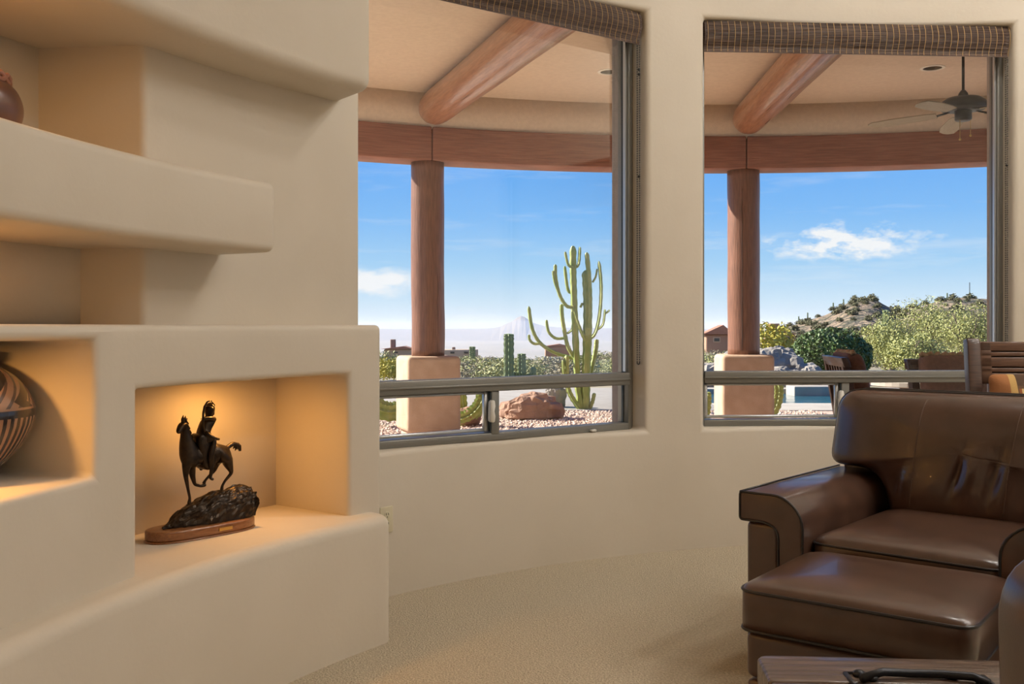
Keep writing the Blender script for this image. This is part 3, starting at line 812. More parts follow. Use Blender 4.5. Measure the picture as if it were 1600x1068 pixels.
def skin(name, chains, material, parent, root=0, sub=2):
    """chains of (point, radius); equal points are welded"""
    vs = []; rs = []; es = []; idx = {}
    for ch in chains:
        prev = None
        for p, r in ch:
            key = tuple(round(c, 5) for c in p)
            if key not in idx: idx[key] = len(vs); vs.append(tuple(p)); rs.append(r)
            i = idx[key]
            if prev is not None and prev != i: es.append((prev, i))
            prev = i
    me = bpy.data.meshes.new(name); me.from_pydata(vs, es, []); me.update()
    o = link(name, me, parent)
    sk = o.modifiers.new('skin', 'SKIN'); sk.use_smooth_shade = True
    for i, d in enumerate(me.skin_vertices[0].data):
        r = rs[i]; d.radius = r if hasattr(r, '__len__') else (r, r); d.use_root = i == root; d.use_loose = False
    s = o.modifiers.new('sub', 'SUBSURF'); s.levels = s.render_levels = sub
    me.materials.append(material)
    return o
BULK = 1.0
def P(zx, zy, v, r): return (SQ(zx, zy, v), (r * K * BULK, r * K * BULK))
BULK = 1.10
chest = P(376, 440, 0, 60); belly = P(470, 445, 0, 66); loin = P(535, 420, 0, 64); rump = P(578, 408, 0, 64)
nk = P(356, 365, -.004, 42)
horse = skin('horse', [
    [belly, chest, nk, P(346, 305, -.008, 28), P(338, 248, -.012, 23), P(312, 250, -.020, 24), P(288, 275, -.030, 18), P(272, 300, -.036, 15)],
    [belly, loin, rump, P(612, 392, 0, 14), P(650, 368, .004, 15), P(685, 378, .006, 17), P(704, 415, .006, 5)],
    [chest, P(345, 490, -.017, 30), P(338, 560, -.018, 15), P(352, 640, -.018, 9), P(364, 700, -.018, 8), P(358, 742, -.018, 14)],
    [chest, P(405, 505, .014, 28), P(412, 575, .012, 16), P(425, 622, .012, 10), P(462, 632, .012, 8), P(495, 622, .012, 13)],
    [rump, P(596, 470, -.018, 36), P(622, 545, -.018, 12), P(580, 595, -.018, 8), P(564, 625, -.018, 8), P(560, 656, -.018, 13)],
    [rump, P(560, 480, .018, 32), P(553, 535, .018, 12), P(515, 575, .018, 8), P(495, 598, .018, 8), P(484, 622, .018, 12)],
], BRONZE, sculpt)
for zx, zy, v in ((316, 206, -.022), (346, 212, -.006)):
    a = SQ(zx, zy + 32, v); b = SQ(zx + 3, zy - 18, v)
    MB().tube([a, (a + b) / 2, b], [.006, .0065, .0008], 8).build('ear', BRONZE, horse, sm=True)
mn = MB()
for i in range(9):
    t = i / 8; a = SQ(338 + 40 * t, 228 + 110 * t, -.006); b = SQ(372 + 34 * t, 212 + 118 * t + (i % 2) * 14, .004)
    mn.tube([a, (a + b) / 2 + Vector((0, 0, .003)), b], [.008, .007, .001], 6)
mn.build('mane', BRONZE, horse, sm=True, kind='stuff')
tl = MB()
for i in range(5):
    a = SQ(680, 372, .006); b = SQ(704 - i * 13, 408 + (i % 2) * 10 - i * 2, .004)
    tl.tube([a, (a + b) / 2 + Vector((.003, 0, .003)), b], [.008, .006, .0008], 6)
tl.build('tail_tuft', BRONZE, horse, sm=True, kind='stuff')
# saddle blanket hanging over the side
bl = []
for zx, zy in ((405, 320), (432, 300), (505, 340), (525, 440), (508, 512), (462, 530), (440, 505), (418, 420)): bl.append(SQ(zx, zy))
MB().prism([(q.x, q.z) for q in bl], -.034, .034, 'y').build('saddle_blanket', BRONZE, sculpt, bev=.010, seg=3)
BULK = 1.45
pel = P(452, 318, 0, 27)
rider = skin('rider', [
    [pel, P(466, 275, 0, 25), P(484, 232, -.002, 30), P(494, 202, -.003, 14), P(496, 178, -.005, 20), P(496, 148, -.006, 25), P(500, 132, -.005, 15)],
    [P(484, 232, -.002, 30), P(512, 212, -.020, 12), P(470, 206, -.034, 9), P(424, 208, -.038, 8)],
    [P(484, 232, -.002, 30), P(508, 218, .020, 12), P(530, 206, .026, 9), P(500, 200, .006, 7), P(470, 196, -.014, 6)],
    [pel, P(470, 345, -.030, 22), P(500, 330, -.037, 14), P(470, 440, -.040, 15), P(480, 520, -.036, 9), P(470, 574, -.038, 8), P(486, 582, -.044, 6)],
    [pel, P(465, 360, .030, 20), P(478, 450, .036, 13), P(488, 540, .034, 8)],
], BRONZE, sculpt)
hr = MB().tube([SQ(500, 128, -.004), SQ(520, 150, .004), SQ(524, 185, .006), SQ(520, 205, .008)], [.012, .013, .010, .003], 8); hr.build('hair', BRONZE, rider, sm=True)
MB().tube([SQ(476, 97, -.036), SQ(452, 106, -.037), SQ(434, 135, -.038), SQ(426, 172, -.039), SQ(424, 210, -.039), SQ(426, 250, -.038), SQ(436, 290, -.037)], [.002, .003, .0036, .004, .004, .0036, .002], 6).build('bow', BRONZE, rider, sm=True)
MB().tube([SQ(476, 97, -.036), SQ(505, 128, -.03)], .0022, 6).build('arrow_hand_feather', BRONZE, rider, sm=True)
MB().tube([SQ(408, 210, -.040), SQ(528, 203, -.012)], .0011, 5).build('arrow', BRONZE, rider, sm=True)
MB().tube([SQ(445, 290, -.03), SQ(490, 330, -.042), SQ(528, 335, -.034)], [.006, .007, .004], 6).build('quiver', BRONZE, rider, sm=True)

# ================================================================ the covered patio
RB = 8.72                             # inner face of the beam ring
BZ0, BZ1, PC = 2.868, 3.208, 3.545
COLT = [-41.66, -19.76, 2.15, 24.06, 45.97, 67.9]
GZ = .03
cells('floor_patio', [[pol(t, 4.0).xy for t in breaks([-60, 110], 3)], [pol(t, 9.35).xy for t in breaks([-60, 110], 3)]], [-.15, .0], lambda i, j: True, [PATIO], kind='structure', label='tan concrete floor of the covered patio')
pceil = cells('ceiling_patio', [[pol(t, 4.0).xy for t in breaks([-75, 120], 3)], [pol(t, 9.3).xy for t in breaks([-75, 120], 3)]], [PC, PC + .35], lambda i, j: True, [SOFFIT], kind='structure', label='tan stucco ceiling over the curved patio')
cells('trim_patio_fascia', [[pol(t, RB + .02).xy for t in breaks([-75, 120], 1.5)], [pol(t, 9.3).xy for t in breaks([-75, 120], 1.5)]], [BZ1 - .02, PC + .01], lambda i, j: True, [SOFFIT], kind='structure', label='tan stucco fascia above the wooden beam')
BAY = ['left of the log column framed by the sliding window', 'spanning between the two log columns', 'running right from the log column behind the armchair', 'further round the patio curve', 'at the far end of the patio curve']
for i in range(len(COLT) - 1):
    a, b = COLT[i] + .03, COLT[i + 1] - .03
    cells('patio_beam', [[pol(t, RB).xy for t in breaks([a, b], 1.2)], [pol(t, RB + .36).xy for t in breaks([a, b], 1.2)]], [BZ0, BZ1], lambda i, j: True, [BEAMWOOD], bev=.012, seg=2,
          label='curved red-brown timber beam ' + BAY[i], cat='beam', group='curved patio beams')
def wob_tube(L, r, n=20, seed=0, m=28, taper=0, capround=False):
    mb = MB(); pts = []; rad = []
    for i in range(m + 1):
        t = i / m
        rr = r * (1 + .018 * noise.noise(Vector((t * 6, seed, 0)))) * (1 + taper * t)
        if capround and t < .06: rr *= .80 + .20 * math.sqrt(max(0, 1 - (1 - t / .06) ** 2))
        pts.append((.012 * noise.noise(Vector((t * 3, seed + 9, 0))), .012 * noise.noise(Vector((t * 3, seed + 5, 0))), L * t)); rad.append(rr)
    mb.tube(pts, rad, n); return mb
CL = ['log column seen through the window beside the niche wall', 'log column with a long crack behind the leather armchair']
for i, t in enumerate(COLT):
    q = pol(t, 8.9)
    lab = {1: 'peeled log column on stucco pedestal, seen in the sliding window beside the niche wall', 2: 'cracked log column on stucco pedestal, seen in the window behind the armchair'}.get(i, 'peeled log column on stucco pedestal elsewhere round the patio')
    root = tag(empty('patio_column', (q.x, q.y, 0), -t), lab, 'column', 'patio columns')
    h = .275
    ped = MB().box((-h, -h, .145), (h, h, .903)).build('pedestal', STUCCO, root, bev=.045, seg=4)
    MB().box((-h + .05, -h + .05, -.05), (h - .05, h - .05, .15)).build('pedestal_foot', STUCCO, root, bev=.01)
    post = wob_tube(BZ0 - .89, .170, 22, i * 3.1).build('log_post', LOG, root, sm=True); post.location = (0, 0, .895)
    if i in (1, 2):
        ck = MB()
        cx = -.045 if i == 2 else .06
        pts = [(cx + .012 * noise.noise(Vector((k * .7, i, 2))), -.169 + .006 * abs(cx) * 20, .05 + k * .1) for k in range(19 if i == 2 else 9)]
        ck.tube(pts, [.0015] + [.0045 if i == 2 else .002] * (len(pts) - 2) + [.001], 5)
        c = ck.build('drying_crack', CRACK, post)
def viga(t, lab, seed):
    a = pol(t, 8.74, BZ1 + .165); b = pol(t, 4.10, BZ1 + .165)
    L = (b - a).length
    o = wob_tube(L, .172, 24, seed, 40, .04, True).build('viga_log', VIGA, sm=True, label=lab, cat='beam', group='round ceiling logs over the patio')
    o.location = a; o.rotation_euler = (b - a).to_track_quat('Z', 'Y').to_euler()
    for k in range(4):
        ck = MB(); s0 = .6 + k * .55; ph = [-1.2, -1.9, -1.5, -2.1][k]
        ck.tube([(.171 * math.cos(ph + .06 * noise.noise(Vector((s0 + j, seed, 1)))), .171 * math.sin(ph + .06 * noise.noise(Vector((s0 + j, seed, 1)))), s0 + j * .06) for j in range(7)], [.001, .0025, .003, .003, .003, .002, .001], 5)
        ck.build('drying_crack', CRACK, o)
viga(COLT[1], 'round peeled log across the patio ceiling above the sliding window view', 1)
viga(COLT[2], 'round peeled log across the patio ceiling, ending over the cracked column', 2)
viga(COLT[3], 'round peeled log across the patio ceiling further round the curve', 3)
for k, (px, py) in enumerate(((1457, 106), (952, 112))):
    q = pix(px, py, (PC - EYE) * F / (HYP - py))
    o = tag(empty('recessed_light', (q.x, q.y, PC)), ['round recessed patio light with pale trim ring near the ceiling fan', 'round recessed patio light seen at the jamb of the sliding window'][k], 'light', 'recessed patio lights')
    MB().lathe([(.082, -.006), (.108, -.004), (.108, .0), (.082, .0)], 28, ringed=True).build('trim_ring', TRIMW, o)
    MB().lathe([(.083, -.001), (.083, .15), (.001, .15), (.001, .155), (.088, .155), (.088, -.001)], 28, ringed=True).build('can', CANM, o)
    cut = MB().lathe([(.0875, -.05), (.0875, .16)], 28, (q.x, q.y, PC)).build('can_cutter', CANM)
    md = pceil.modifiers.new('can', 'BOOLEAN'); md.object = cut; md.operation = 'DIFFERENCE'; md.solver = 'EXACT'
    dg = bpy.context.evaluated_depsgraph_get(); me = bpy.data.meshes.new_from_object(pceil.evaluated_get(dg))
    smooth(me, False); pceil.modifiers.clear(); pceil.data = me; bpy.data.objects.remove(cut)

# ---- ceiling fan on the patio
FY = 8.0
fan = empty('ceiling_fan', (pix(1505, 178, FY).x, FY, pix(1505, 178, FY).z), label='dark ceiling fan with tan blades hanging from the patio ceiling', cat='fan')
fz = fan.location.z
MB().lathe([(.011, .16), (.011, PC - fz)], 12).build('downrod', FANM, fan)
MB().lathe([(.05, PC - fz - .06), (.07, PC - fz)], 20).build('canopy', FANM, fan)
MB().lathe([(.018, .19), (.035, .165), (.045, .125)], 20).build('rod_collar', FANM, fan, sm=True)
MB().lathe([(.05, .135), (.13, .125), (.172, .095), (.180, .06), (.165, .035), (.08, .022)], 32).build('motor', FANM, fan, sm=True)
MB().lathe([(.055, -.055), (.065, -.045), (.065, .02), (.05, .03)], 24).build('switch_housing', FANM, fan, sm=True)
for k in range(5):
    a = R_(77 + 72 * k)
    bl = MB(); n = 9
    for i in range(n):
        pass
    outline = [(.20, -.045), (.30, -.062), (.55, -.072), (.68, -.062), (.73, -.02), (.735, .02), (.70, .055), (.55, .068), (.30, .058), (.20, .042)]
    b = MB().prism(outline, -.004, .004).build('blade', FANB, fan); b.rotation_euler = (R_(11), R_(3), a); b.location = (0, 0, .018)
    br = MB().tube([(.06, 0, .03), (.13, -.012, .012), (.20, -.02, .004), (.26, -.02, .004)], [.010, .008, .009, .004], 6).build('blade_bracket', FANM, b)
for x in (-.04, .045):
    p = MB().tube([(x, -.03, -.05), (x, -.03, -.20 if x < 0 else -.17)], .0022, 5).build('pull_chain', BRASS, fan)
    MB().ball((x, -.03, -.21 if x < 0 else -.18), .010, 8, 6).build('pull_knob', BRASS, p, sm=True)

# ================================================================ garden and pool
SKY = [(900, 545), (940, 534), (965, 528), (1000, 527), (1080, 532), (1200, 516), (1240, 508), (1290, 491), (1312, 479), (1335, 468), (1352, 465), (1368, 468), (1386, 479), (1402, 486), (1440, 480), (1465, 471), (1500, 465), (1540, 467), (1620, 470), (1800, 490)]
def skyline(px):
    if px <= SKY[0][0]: return 560
    for (x0, y0), (x1, y1) in zip(SKY, SKY[1:]):
        if x0 <= px <= x1: return y0 + (y1 - y0) * (px - x0) / (x1 - x0)
    return 490
def sstep(t): t = min(1, max(0, t)); return t * t * (3 - 2 * t)
def ground_z(x, y):
    d = math.hypot(x, y); a = x / max(y, 1); z = GZ - .02
    right = sstep((a - .03) / .14)
    if d > 19: z -= (min(d, 330) - 19) * .034 * (1 - .3 * right)
    if d > 150: z -= (1 - right) * ((d - 150) / 100) ** 1.5 * 14
    if y > 40:
        rough = min(1, (d - 40) / 120)
        if right > 0:
            zt = EYE + (HYP - skyline(800 + a * F)) / F * 300 - z
            z += right * max(0, zt) * math.exp(-((y - 300) / 95) ** 2)
        z += rough * (noise.noise(Vector((x * .03, y * .03, 1))) * .9 + noise.noise(Vector((x * .11, y * .11, 3))) * .5 + noise.noise(Vector((x * .3, y * .3, 5))) * .25)
    return z
tb = MB(); na, nd = 240, 130
A0, A1 = -.62, .80
for j in range(nd + 1):
    d = 10.0 * (700 / 10.0) ** (j / nd)
    for i in range(na + 1):
        a = A0 + (A1 - A0) * i / na
        y = d / math.sqrt(1 + a * a); x = a * y
        z = ground_z(x, y)
        if d < 21: z = min(z, -.7) if (14.6 < y < 19.0) else z - .02
        tb.v.append((x, y, z))
for j in range(nd):
    for i in range(na):
        k = j * (na + 1) + i; tb.f.append((k, k + 1, k + na + 2, k + na + 1))
ter = tb.build('desert_ground', [DESERT, HILLM], sm=True, kind='structure', label='scrubby desert ground falling away beyond the pool, rising to rocky hills')
for p in ter.data.polygons:
    c = p.center
    if c.y > 150 and c.x / c.y > .27: p.material_index = 1
# gravel bed, deck, pool
gv = MB().box((-6, 9.2, -.1), (9.5, 13.75, GZ)); gv.build('gravel_bed', GRAVELBASE, kind='structure', label='brown gravel planting bed beside the patio')
stones = MB(); rs = random.Random(3)
ico = [Vector(v) for v in ((1, 0, 0), (-1, 0, 0), (0, 1, 0), (0, -1, 0), (0, 0, 1), (0, 0, -1))]
icf = [(0, 2, 4), (2, 1, 4), (1, 3, 4), (3, 0, 4), (2, 0, 5), (1, 2, 5), (3, 1, 5), (0, 3, 5)]
def on_patio(x, y): return math.hypot(x - CR.x, y - CR.y) < 9.37
while len(stones.v) < 6 * 9000:
    y = rs.uniform(9.6, 13.75); x = rs.uniform(-2.6, 4.2)
    if on_patio(x, y): continue
    s = rs.uniform(.010, .026); r = Matrix.Rotation(rs.uniform(0, 6.3), 3, 'Z')
    sc = (s * rs.uniform(.8, 1.5), s, s * rs.uniform(.5, .9))
    stones.add([r @ Vector((v.x * sc[0], v.y * sc[1], v.z * sc[2])) + Vector((x, y, GZ + s * .25)) for v in ico], icf)
STONEM = mat('mixed_gravel', (.74, .58, .47), .9, (.46, .31, .24), 35, detail=1, lo=.4, hi=.6)
stones.build('gravel', STONEM, label='loose pinkish brown gravel covering the planting bed', kind='stuff')
MB().box((3.0, 13.75, -.1), (11, 15.0, .045)).build('pool_deck', DECK, kind='structure', label='cream concrete pool deck', bev=.01)
MB().box((-7, 13.75, -.1), (3.0, 18.75, .044)).build('pool_terrace', DECK, kind='structure', label='pale concrete terrace beside the pool', bev=.01)
MB().box((3.0, 18.35, -.6), (11, 18.75, .05)).build('pool_edge', DECK, kind='structure', label='cream far edge of the pool', bev=.01)
MB().box((3.0, 15.0, -1.0), (11, 18.35, -.9)).build('pool_floor', POOLSHELL, kind='structure', label='blue plaster pool shell')
WATER = bpy.data.materials.new('pool_water'); WATER.use_nodes = True
b = WATER.node_tree.nodes['Principled BSDF']; b.inputs['Base Color'].default_value = (.025, .115, .16, 1); b.inputs['Roughness'].default_value = .04; b.inputs['IOR'].default_value = 1.33
t = WATER.node_tree; n = t.nodes.new('ShaderNodeTexNoise'); n.inputs['Scale'].default_value = 5; n.inputs['Detail'].default_value = 4
tcn = t.nodes.new('ShaderNodeTexCoord'); t.links.new(tcn.outputs['Object'], n.inputs['Vector'])
bp = t.nodes.new('ShaderNodeBump'); bp.inputs['Strength'].default_value = .35; bp.inputs['Distance'].default_value = .05
t.links.new(n.outputs['Fac'], bp.inputs['Height']); t.links.new(bp.outputs[0], b.inputs['Normal'])
MB().box((3.0, 15.0, -.9), (11, 18.35, -.04)).build('pool_water', WATER, kind='structure', label='rippled blue-green pool water')
MB().box((5.05, 17.75, -.3), (6.25, 18.3, .13)).build('pool_step_block', DECK, bev=.02, label='low white block at the far edge of the pool', cat='step')

def boulder(px, py, Y, w, h, d, seed, m, lab, cat='rock', group=None, rz=0, name='boulder', sub=4):
    """px, py = where its foot centre stands on the ground"""
    bm = bmesh.new(); bmesh.ops.create_icosphere(bm, subdivisions=sub, radius=1)
    for v in bm.verts:
        n = noise.noise(v.co * 1.1 + Vector((seed * 7.3, 0, 0))); n2 = noise.noise(v.co * 2.7 + Vector((0, seed * 3.1, 0)))
        c = Vector((round(v.co.x * 2.2) / 2.2, round(v.co.y * 2.2) / 2.2, round(v.co.z * 2.2) / 2.2))
        co = v.co.lerp(c, .35) * (1 + .26 * n + .12 * n2 + .05 * noise.noise(v.co * 7))
        v.co = Vector((co.x * w / 2, co.y * d / 2, max(-.15 * h, co.z * h * .62 + h * .36)))
    me = bpy.data.meshes.new(name); bm.to_mesh(me); bm.free(); me.materials.append(m)
    o = link(name, me, label=lab, cat=cat, group=group)
    q = pix(px, py, Y); o.location = (q.x, Y, ground_z(q.x, Y) if Y > 19 else GZ); o.rotation_euler = (0, 0, R_(rz))
    return o
boulder(832, 655, 12.6, .80, .34, .5, 1, ROCK, 'reddish brown boulder lying in the gravel in front of the branching cactus', rz=8)
boulder(730, 668, 11.7, .36, .22, .3, 4, ROCK, 'small red rock beside the stucco pedestal and trailing cactus')
boulder(866, 640, 14.3, .30, .40, .3, 6, GREYROCK, 'small grey rock behind the foot of the branching cactus')
for k, (px, Y, w, h, d, s) in enumerate([(1190, 19.9, .85, .85, .7, 11), (1214, 20.4, .75, .88, .7, 12), (1152, 20.0, .9, .75, .8, 13), (1234, 19.9, .80, .72, .7, 14), (1262, 19.6, .75, .50, .6, 15), (1206, 19.2, .8, .46, .5, 16), (1118, 19.6, .8, .55, .7, 17), (1290, 19.3, .8, .36, .5, 18), (1240, 19.1, .6, .38, .4, 19)]):
    boulder(px, 590, Y, w, h, d, s, GREYROCK, 'grey boulder piled in the rock wall behind the pool', group='boulders behind the pool', rz=s * 31)

# ---- cacti
def ribbed(path, r, nr=6, n_step=4, tip=True):
    pts = curve([tuple(p) for p in path], max(10, n_step * len(path) * 2))
    m = len(pts); rad = []
    for i in range(m):
        rr = r * (1 + .07 * math.sin(i * 1.7))
        if tip and i >= m - 3: rr *= (.93, .72, .30)[i - (m - 3)]
        if i == 0: rr *= .7
        rad.append(rr)
    return MB().tube(pts, rad, nr * 2, ribs=1, ribd=.17)
CY = 13.95
cq = onz(905, 640, GZ)
cac = empty('branching_cactus', (cq.x, CY, GZ), label='tall branching green cactus with many upright arms in the gravel bed', cat='cactus')
def CP(zx, zy, dy=0):
    q = pix(770 + zx / 3.444, 370 + zy / 3.444, CY); return (q.x - cq.x, dy, q.z - GZ)
STEMS = [([(480, 935), (458, 800), (450, 650), (442, 470), (436, 300), (432, 170), (432, 48)], .050, 0),
         ([(500, 935), (500, 800), (505, 650), (510, 450), (508, 300), (500, 180)], .066, -.05),
         ([(515, 500), (520, 350), (515, 220), (503, 85)], .036, -.09),
         ([(495, 555), (520, 550), (555, 510), (578, 400), (584, 260), (572, 128)], .026, .05),
         ([(440, 650), (405, 590), (385, 500), (373, 420), (371, 360)], .030, .03),
         ([(434, 378), (395, 370), (358, 310), (338, 220), (336, 148)], .026, -.05),
         ([(350, 290), (332, 240), (323, 182)], .021, -.06),
         ([(440, 655), (340, 625), (255, 570), (212, 490), (194, 372)], .027, .10),
         ([(262, 572), (225, 575), (200, 555), (195, 525)], .021, .08),
         ([(388, 545), (340, 545), (302, 510), (290, 445)], .022, .12),
         ([(432, 385), (450, 450), (478, 520), (498, 560)], .026, -.09),
         ([(434, 165), (405, 150), (388, 80)], .020, -.05),
         ([(436, 165), (462, 145), (470, 52)], .022, .04),
         ([(432, 300), (405, 280), (388, 155)], .024, .06),
         ([(535, 245), (552, 215), (560, 172)], .015, -.05),
         ([(560, 500), (595, 470), (607, 388)], .018, .08),
         ([(604, 412), (618, 405), (632, 392)], .015, .08),
         ([(470, 925), (425, 860), (402, 800), (396, 720), (396, 635)], .040, -.10),
         ([(405, 800), (380, 740), (374, 660)], .026, -.13),
         ([(515, 940), (535, 890), (546, 838)], .028, -.10),
         ([(510, 800), (540, 690), (558, 600), (562, 550)], .034, .08),
         ([(470, 380), (482, 355)], .018, -.04),
         ([(400, 520), (425, 500), (430, 470)], .017, .05)]
for pth, r, dy in STEMS:
    ribbed([CP(x, y, dy * min(1, max(0, (935 - y) / 200))) for x, y in pth], r, 5).build('stem', CACTUS, cac)

def saguaro(px, py_top, py_foot, Y, r, arms, lab, group=None, m=CACTUS2):
    q = pix(px, py_foot, Y); z0 = ground_z(q.x, Y) - .03
    o = tag(empty('saguaro', (q.x, Y, z0)), lab, 'cactus', group)
    h = pix(px, py_top, Y).z - z0
    ribbed([(0, 0, 0), (0, 0, h * .3), (0, 0, h * .6), (0, 0, h * .9), (0, 0, h)], r, 8).build('trunk', m, o)
    for sx, za, out, zt in arms:
        ribbed([(0, 0, h * za), (sx * out * .6, -.02, h * za), (sx * out, -.03, h * (za + .08)), (sx * out, -.03, h * zt)], r * .7, 7).build('arm', m, o)
    return o
saguaro(795, 521, 601, 19.4, .10, [], 'young single-stem saguaro at the far edge of the pool')
saguaro(815, 552, 601, 19.6, .085, [(1, .35, .22, .62), (-1, .3, .14, .5)], 'low many-armed cactus beside the young saguaro')
def saguaro_far(px, py_top, py_foot, Y, r, lab, arms=()):
    return saguaro(px, py_top, py_foot, Y, r, arms, lab, 'saguaros on the desert slope')
saguaro_far(1384, 484, 530, 62, .22, 'tall saguaro standing in front of the rocky hill, middle of three', [(1, .3, .45, .8)])
saguaro_far(1377, 506, 532, 60, .20, 'short saguaro beside the tall one in front of the rocky hill')
saguaro_far(738, 541, 566, 95, .30, 'dark slender saguaro beyond the pool by the low houses')
for k, (px, dy) in enumerate([(1262, 12), (1248, 11), (1302, 12), (1432, 11), (1515, 9), (1318, 9), (1480, 10)]):
    a = (px - 800) / F
    # stand it on the skyline of the hill along this direction
    top = max(((ground_z(a * Y, Y) - EYE) / Y, Y) for Y in range(150, 400, 6))
    Yh = top[1]; zf = ground_z(a * Yh, Yh)
    py = HYP - (zf - EYE) / Yh * F
    saguaro_far(px, py - dy, py + 1, Yh, .20, 'tiny saguaro on the skyline of the rocky hill')
# trailing ribbed cactus arms round the pedestals
for k, (pts, r, Y, lab) in enumerate([([(560, 612), (580, 630), (605, 642), (628, 640)], .115, 11.6, 'thick ribbed cactus arm curving out behind the stucco pedestal near the niche wall'),
                                 ([(716, 655), (735, 648), (750, 632), (757, 612)], .085, 11.6, 'thick ribbed cactus arm curving up beside the red rock'),
                                 ([(719, 662), (722, 650), (722, 634), (720, 612)], .065, 11.75, 'short ribbed cactus stem pressed against the stucco pedestal'),
                                 ([(1199, 650), (1210, 635), (1215, 615), (1214, 598)], .075, 12.4, 'pale ribbed cactus stem beside the cracked column pedestal'),
                                 ([(1096, 668), (1099, 645), (1101, 625), (1100, 612)], .085, 11.9, 'ribbed cactus stem at the jamb behind the cracked column pedestal')]):
    o = ribbed([pix(x, y, Y) for x, y in pts], r, 9).build('ribbed_cactus', CACTUS, label=lab, cat='cactus')

# ---- shrubs and trees
def leaf_mesh(name, n, fn, size, m, seed=0, stems=0, stem_m=None, core=0):
    r = random.Random(seed); mb = MB()
    for i in range(n):
        p, nrm = fn(r)
        d = Vector((r.gauss(0, 1), r.gauss(0, 1), r.gauss(0, 1))).normalized()
        d = (d + nrm * .9).normalized()
        u = d.orthogonal().normalized(); u = Matrix.Rotation(r.uniform(0, 6.28), 3, d) @ u; w = d.cross(u)
        s = size * r.uniform(.6, 1.3)
        mb.add([p - u * s, p + w * s * .45, p + u * s, p - w * s * .45], [(0, 1, 2, 3)])
    return mb.mesh(name, m)
def shell(rx, ry, rz, lo=.8, lump=.12, sd=0, base=-.55):
    def f(r):
        while True:
            d = Vector((r.gauss(0, 1), r.gauss(0, 1), r.gauss(0, 1))).normalized()
            if d.z > base: break
        k = r.uniform(lo, 1) * (1 + lump * noise.noise(d * 3 + Vector((sd, 0, 0))))
        return Vector((d.x * rx, d.y * ry, d.z * rz)) * k, d
    return f
def plant(name, px, foot_py, Y, me, lab, cat, height_off, group=None, stems=None, zfoot=None):
    q = pix(px, foot_py, Y); z = ground_z(q.x, Y) if zfoot is None else zfoot
    o = tag(empty(name, (q.x, Y, z)), lab, cat, group)
    f = link('foliage', me, o); f.location = (0, 0, height_off)
    if stems: link('stems', stems, o)
    return o
def stem_mesh(n, h, spread, r0, seed):
    r = random.Random(seed); mb = MB()
    for i in range(n):
        a = r.uniform(0, 6.28); s = spread * r.uniform(.3, 1)
        p = [Vector((0, 0, -.1))]
        for k in range(1, 5):
            t = k / 4; p.append(Vector((math.cos(a) * s * t ** 1.2 + r.gauss(0, .05 * h), math.sin(a) * s * t ** 1.2 + r.gauss(0, .05 * h), h * t)))
        mb.tube(p, [r0, r0 * .7, r0 * .5, r0 * .3, r0 * .12], 5)
    return mb.mesh('stems', BARK, True)
rs_me = leaf_mesh('foliage', 9000, shell(.92, .92, .66, .80, .10, 2), .048, LEAFD, 5)
plant('round_shrub', 1297, 585, 22.5, rs_me, 'dense dark green clipped round shrub behind the pool', 'shrub', .62, stems=stem_mesh(9, .7, .5, .03, 3))
def pvtree(px, Y, w, h, lab, seed):
    me = leaf_mesh('foliage', 9000, shell(w / 2, w / 2, h * .42, .30, .5, seed, -.8), .032, LEAFP, seed)
    return plant('palo_verde_tree', px, 590, Y, me, lab, 'tree', h * .56, 'palo verde trees', stem_mesh(12, h * .85, w * .42, .06, seed))
pvtree(1388, 27, 1.7, 1.75, 'pale green palo verde tree between the round shrub and the tall saguaro', 21)
pvtree(1452, 31, 2.3, 2.5, 'tallest pale green palo verde tree behind the patio seating', 22)
pvtree(1520, 28, 2.1, 2.2, 'pale green palo verde tree near the frame of the window behind the armchair', 23)
pvtree(1428, 23.5, 1.5, 1.2, 'low pale green palo verde bush behind the wooden lounge chair', 24)
ym = leaf_mesh('foliage', 1500, shell(.42, .42, .34, .4, .3, 4), .035, LEAFY, 31)
plant('flowering_bush', 1201, 560, 45, leaf_mesh('foliage', 2200, shell(1.25, 1.25, 1.05, .5, .25, 4), .10, LEAFY, 31), 'bright yellow-green bush behind the boulders by the cracked column', 'shrub', 1.0)
plant('flowering_bush', 607, 590, 23, ym, 'yellow flowering bush beside the pedestal near the niche wall', 'shrub', .28)
gm = leaf_mesh('foliage', 1800, shell(.5, .5, .42, .4, .35, 9), .04, LEAFS, 33)
plant('leafy_bush', 600, 575, 28, gm, 'green leafy bush behind the yellow flowering bush', 'shrub', .40)
base_meshes = [leaf_mesh('foliage', 900, shell(.75, .75, .5, .4, .4, 40 + k, -.35), .055, [LEAFS, LEAFG, LEAFS, LEAFG][k], 50 + k) for k in range(4)]
rr = random.Random(12); done = []
while len(done) < 280:
    d = 21.5 * (230 / 21.5) ** (rr.random() ** .85); a = rr.uniform(-.17, .11) if rr.random() < .66 else rr.uniform(.17, .50)
    y = d / math.sqrt(1 + a * a); x = a * y; s = rr.uniform(.45, .95) * (1 + d / 110)
    if (a > .22 and d < 45) or (a > .15 and d > 165) or (-.15 < a < -.08 and 105 < y < 140): continue
    if any(math.hypot(x - u, y - v) < .8 * (s + w) for u, v, w in done): continue
    o = link('desert_shrub', base_meshes[len(done) % 4], label='low grey-brown desert shrub on the slope beyond the pool' if len(done) % 2 else 'low green desert shrub on the slope beyond the pool', cat='shrub', group='grey-brown desert shrubs on the slope' if len(done) % 2 else 'green desert shrubs on the slope')
    o.location = (x, y, ground_z(x, y) + .15 * s); o.scale = (s, s, s * .8); o.rotation_euler = (0, 0, rr.uniform(0, 6.3)); done.append((x, y, s))

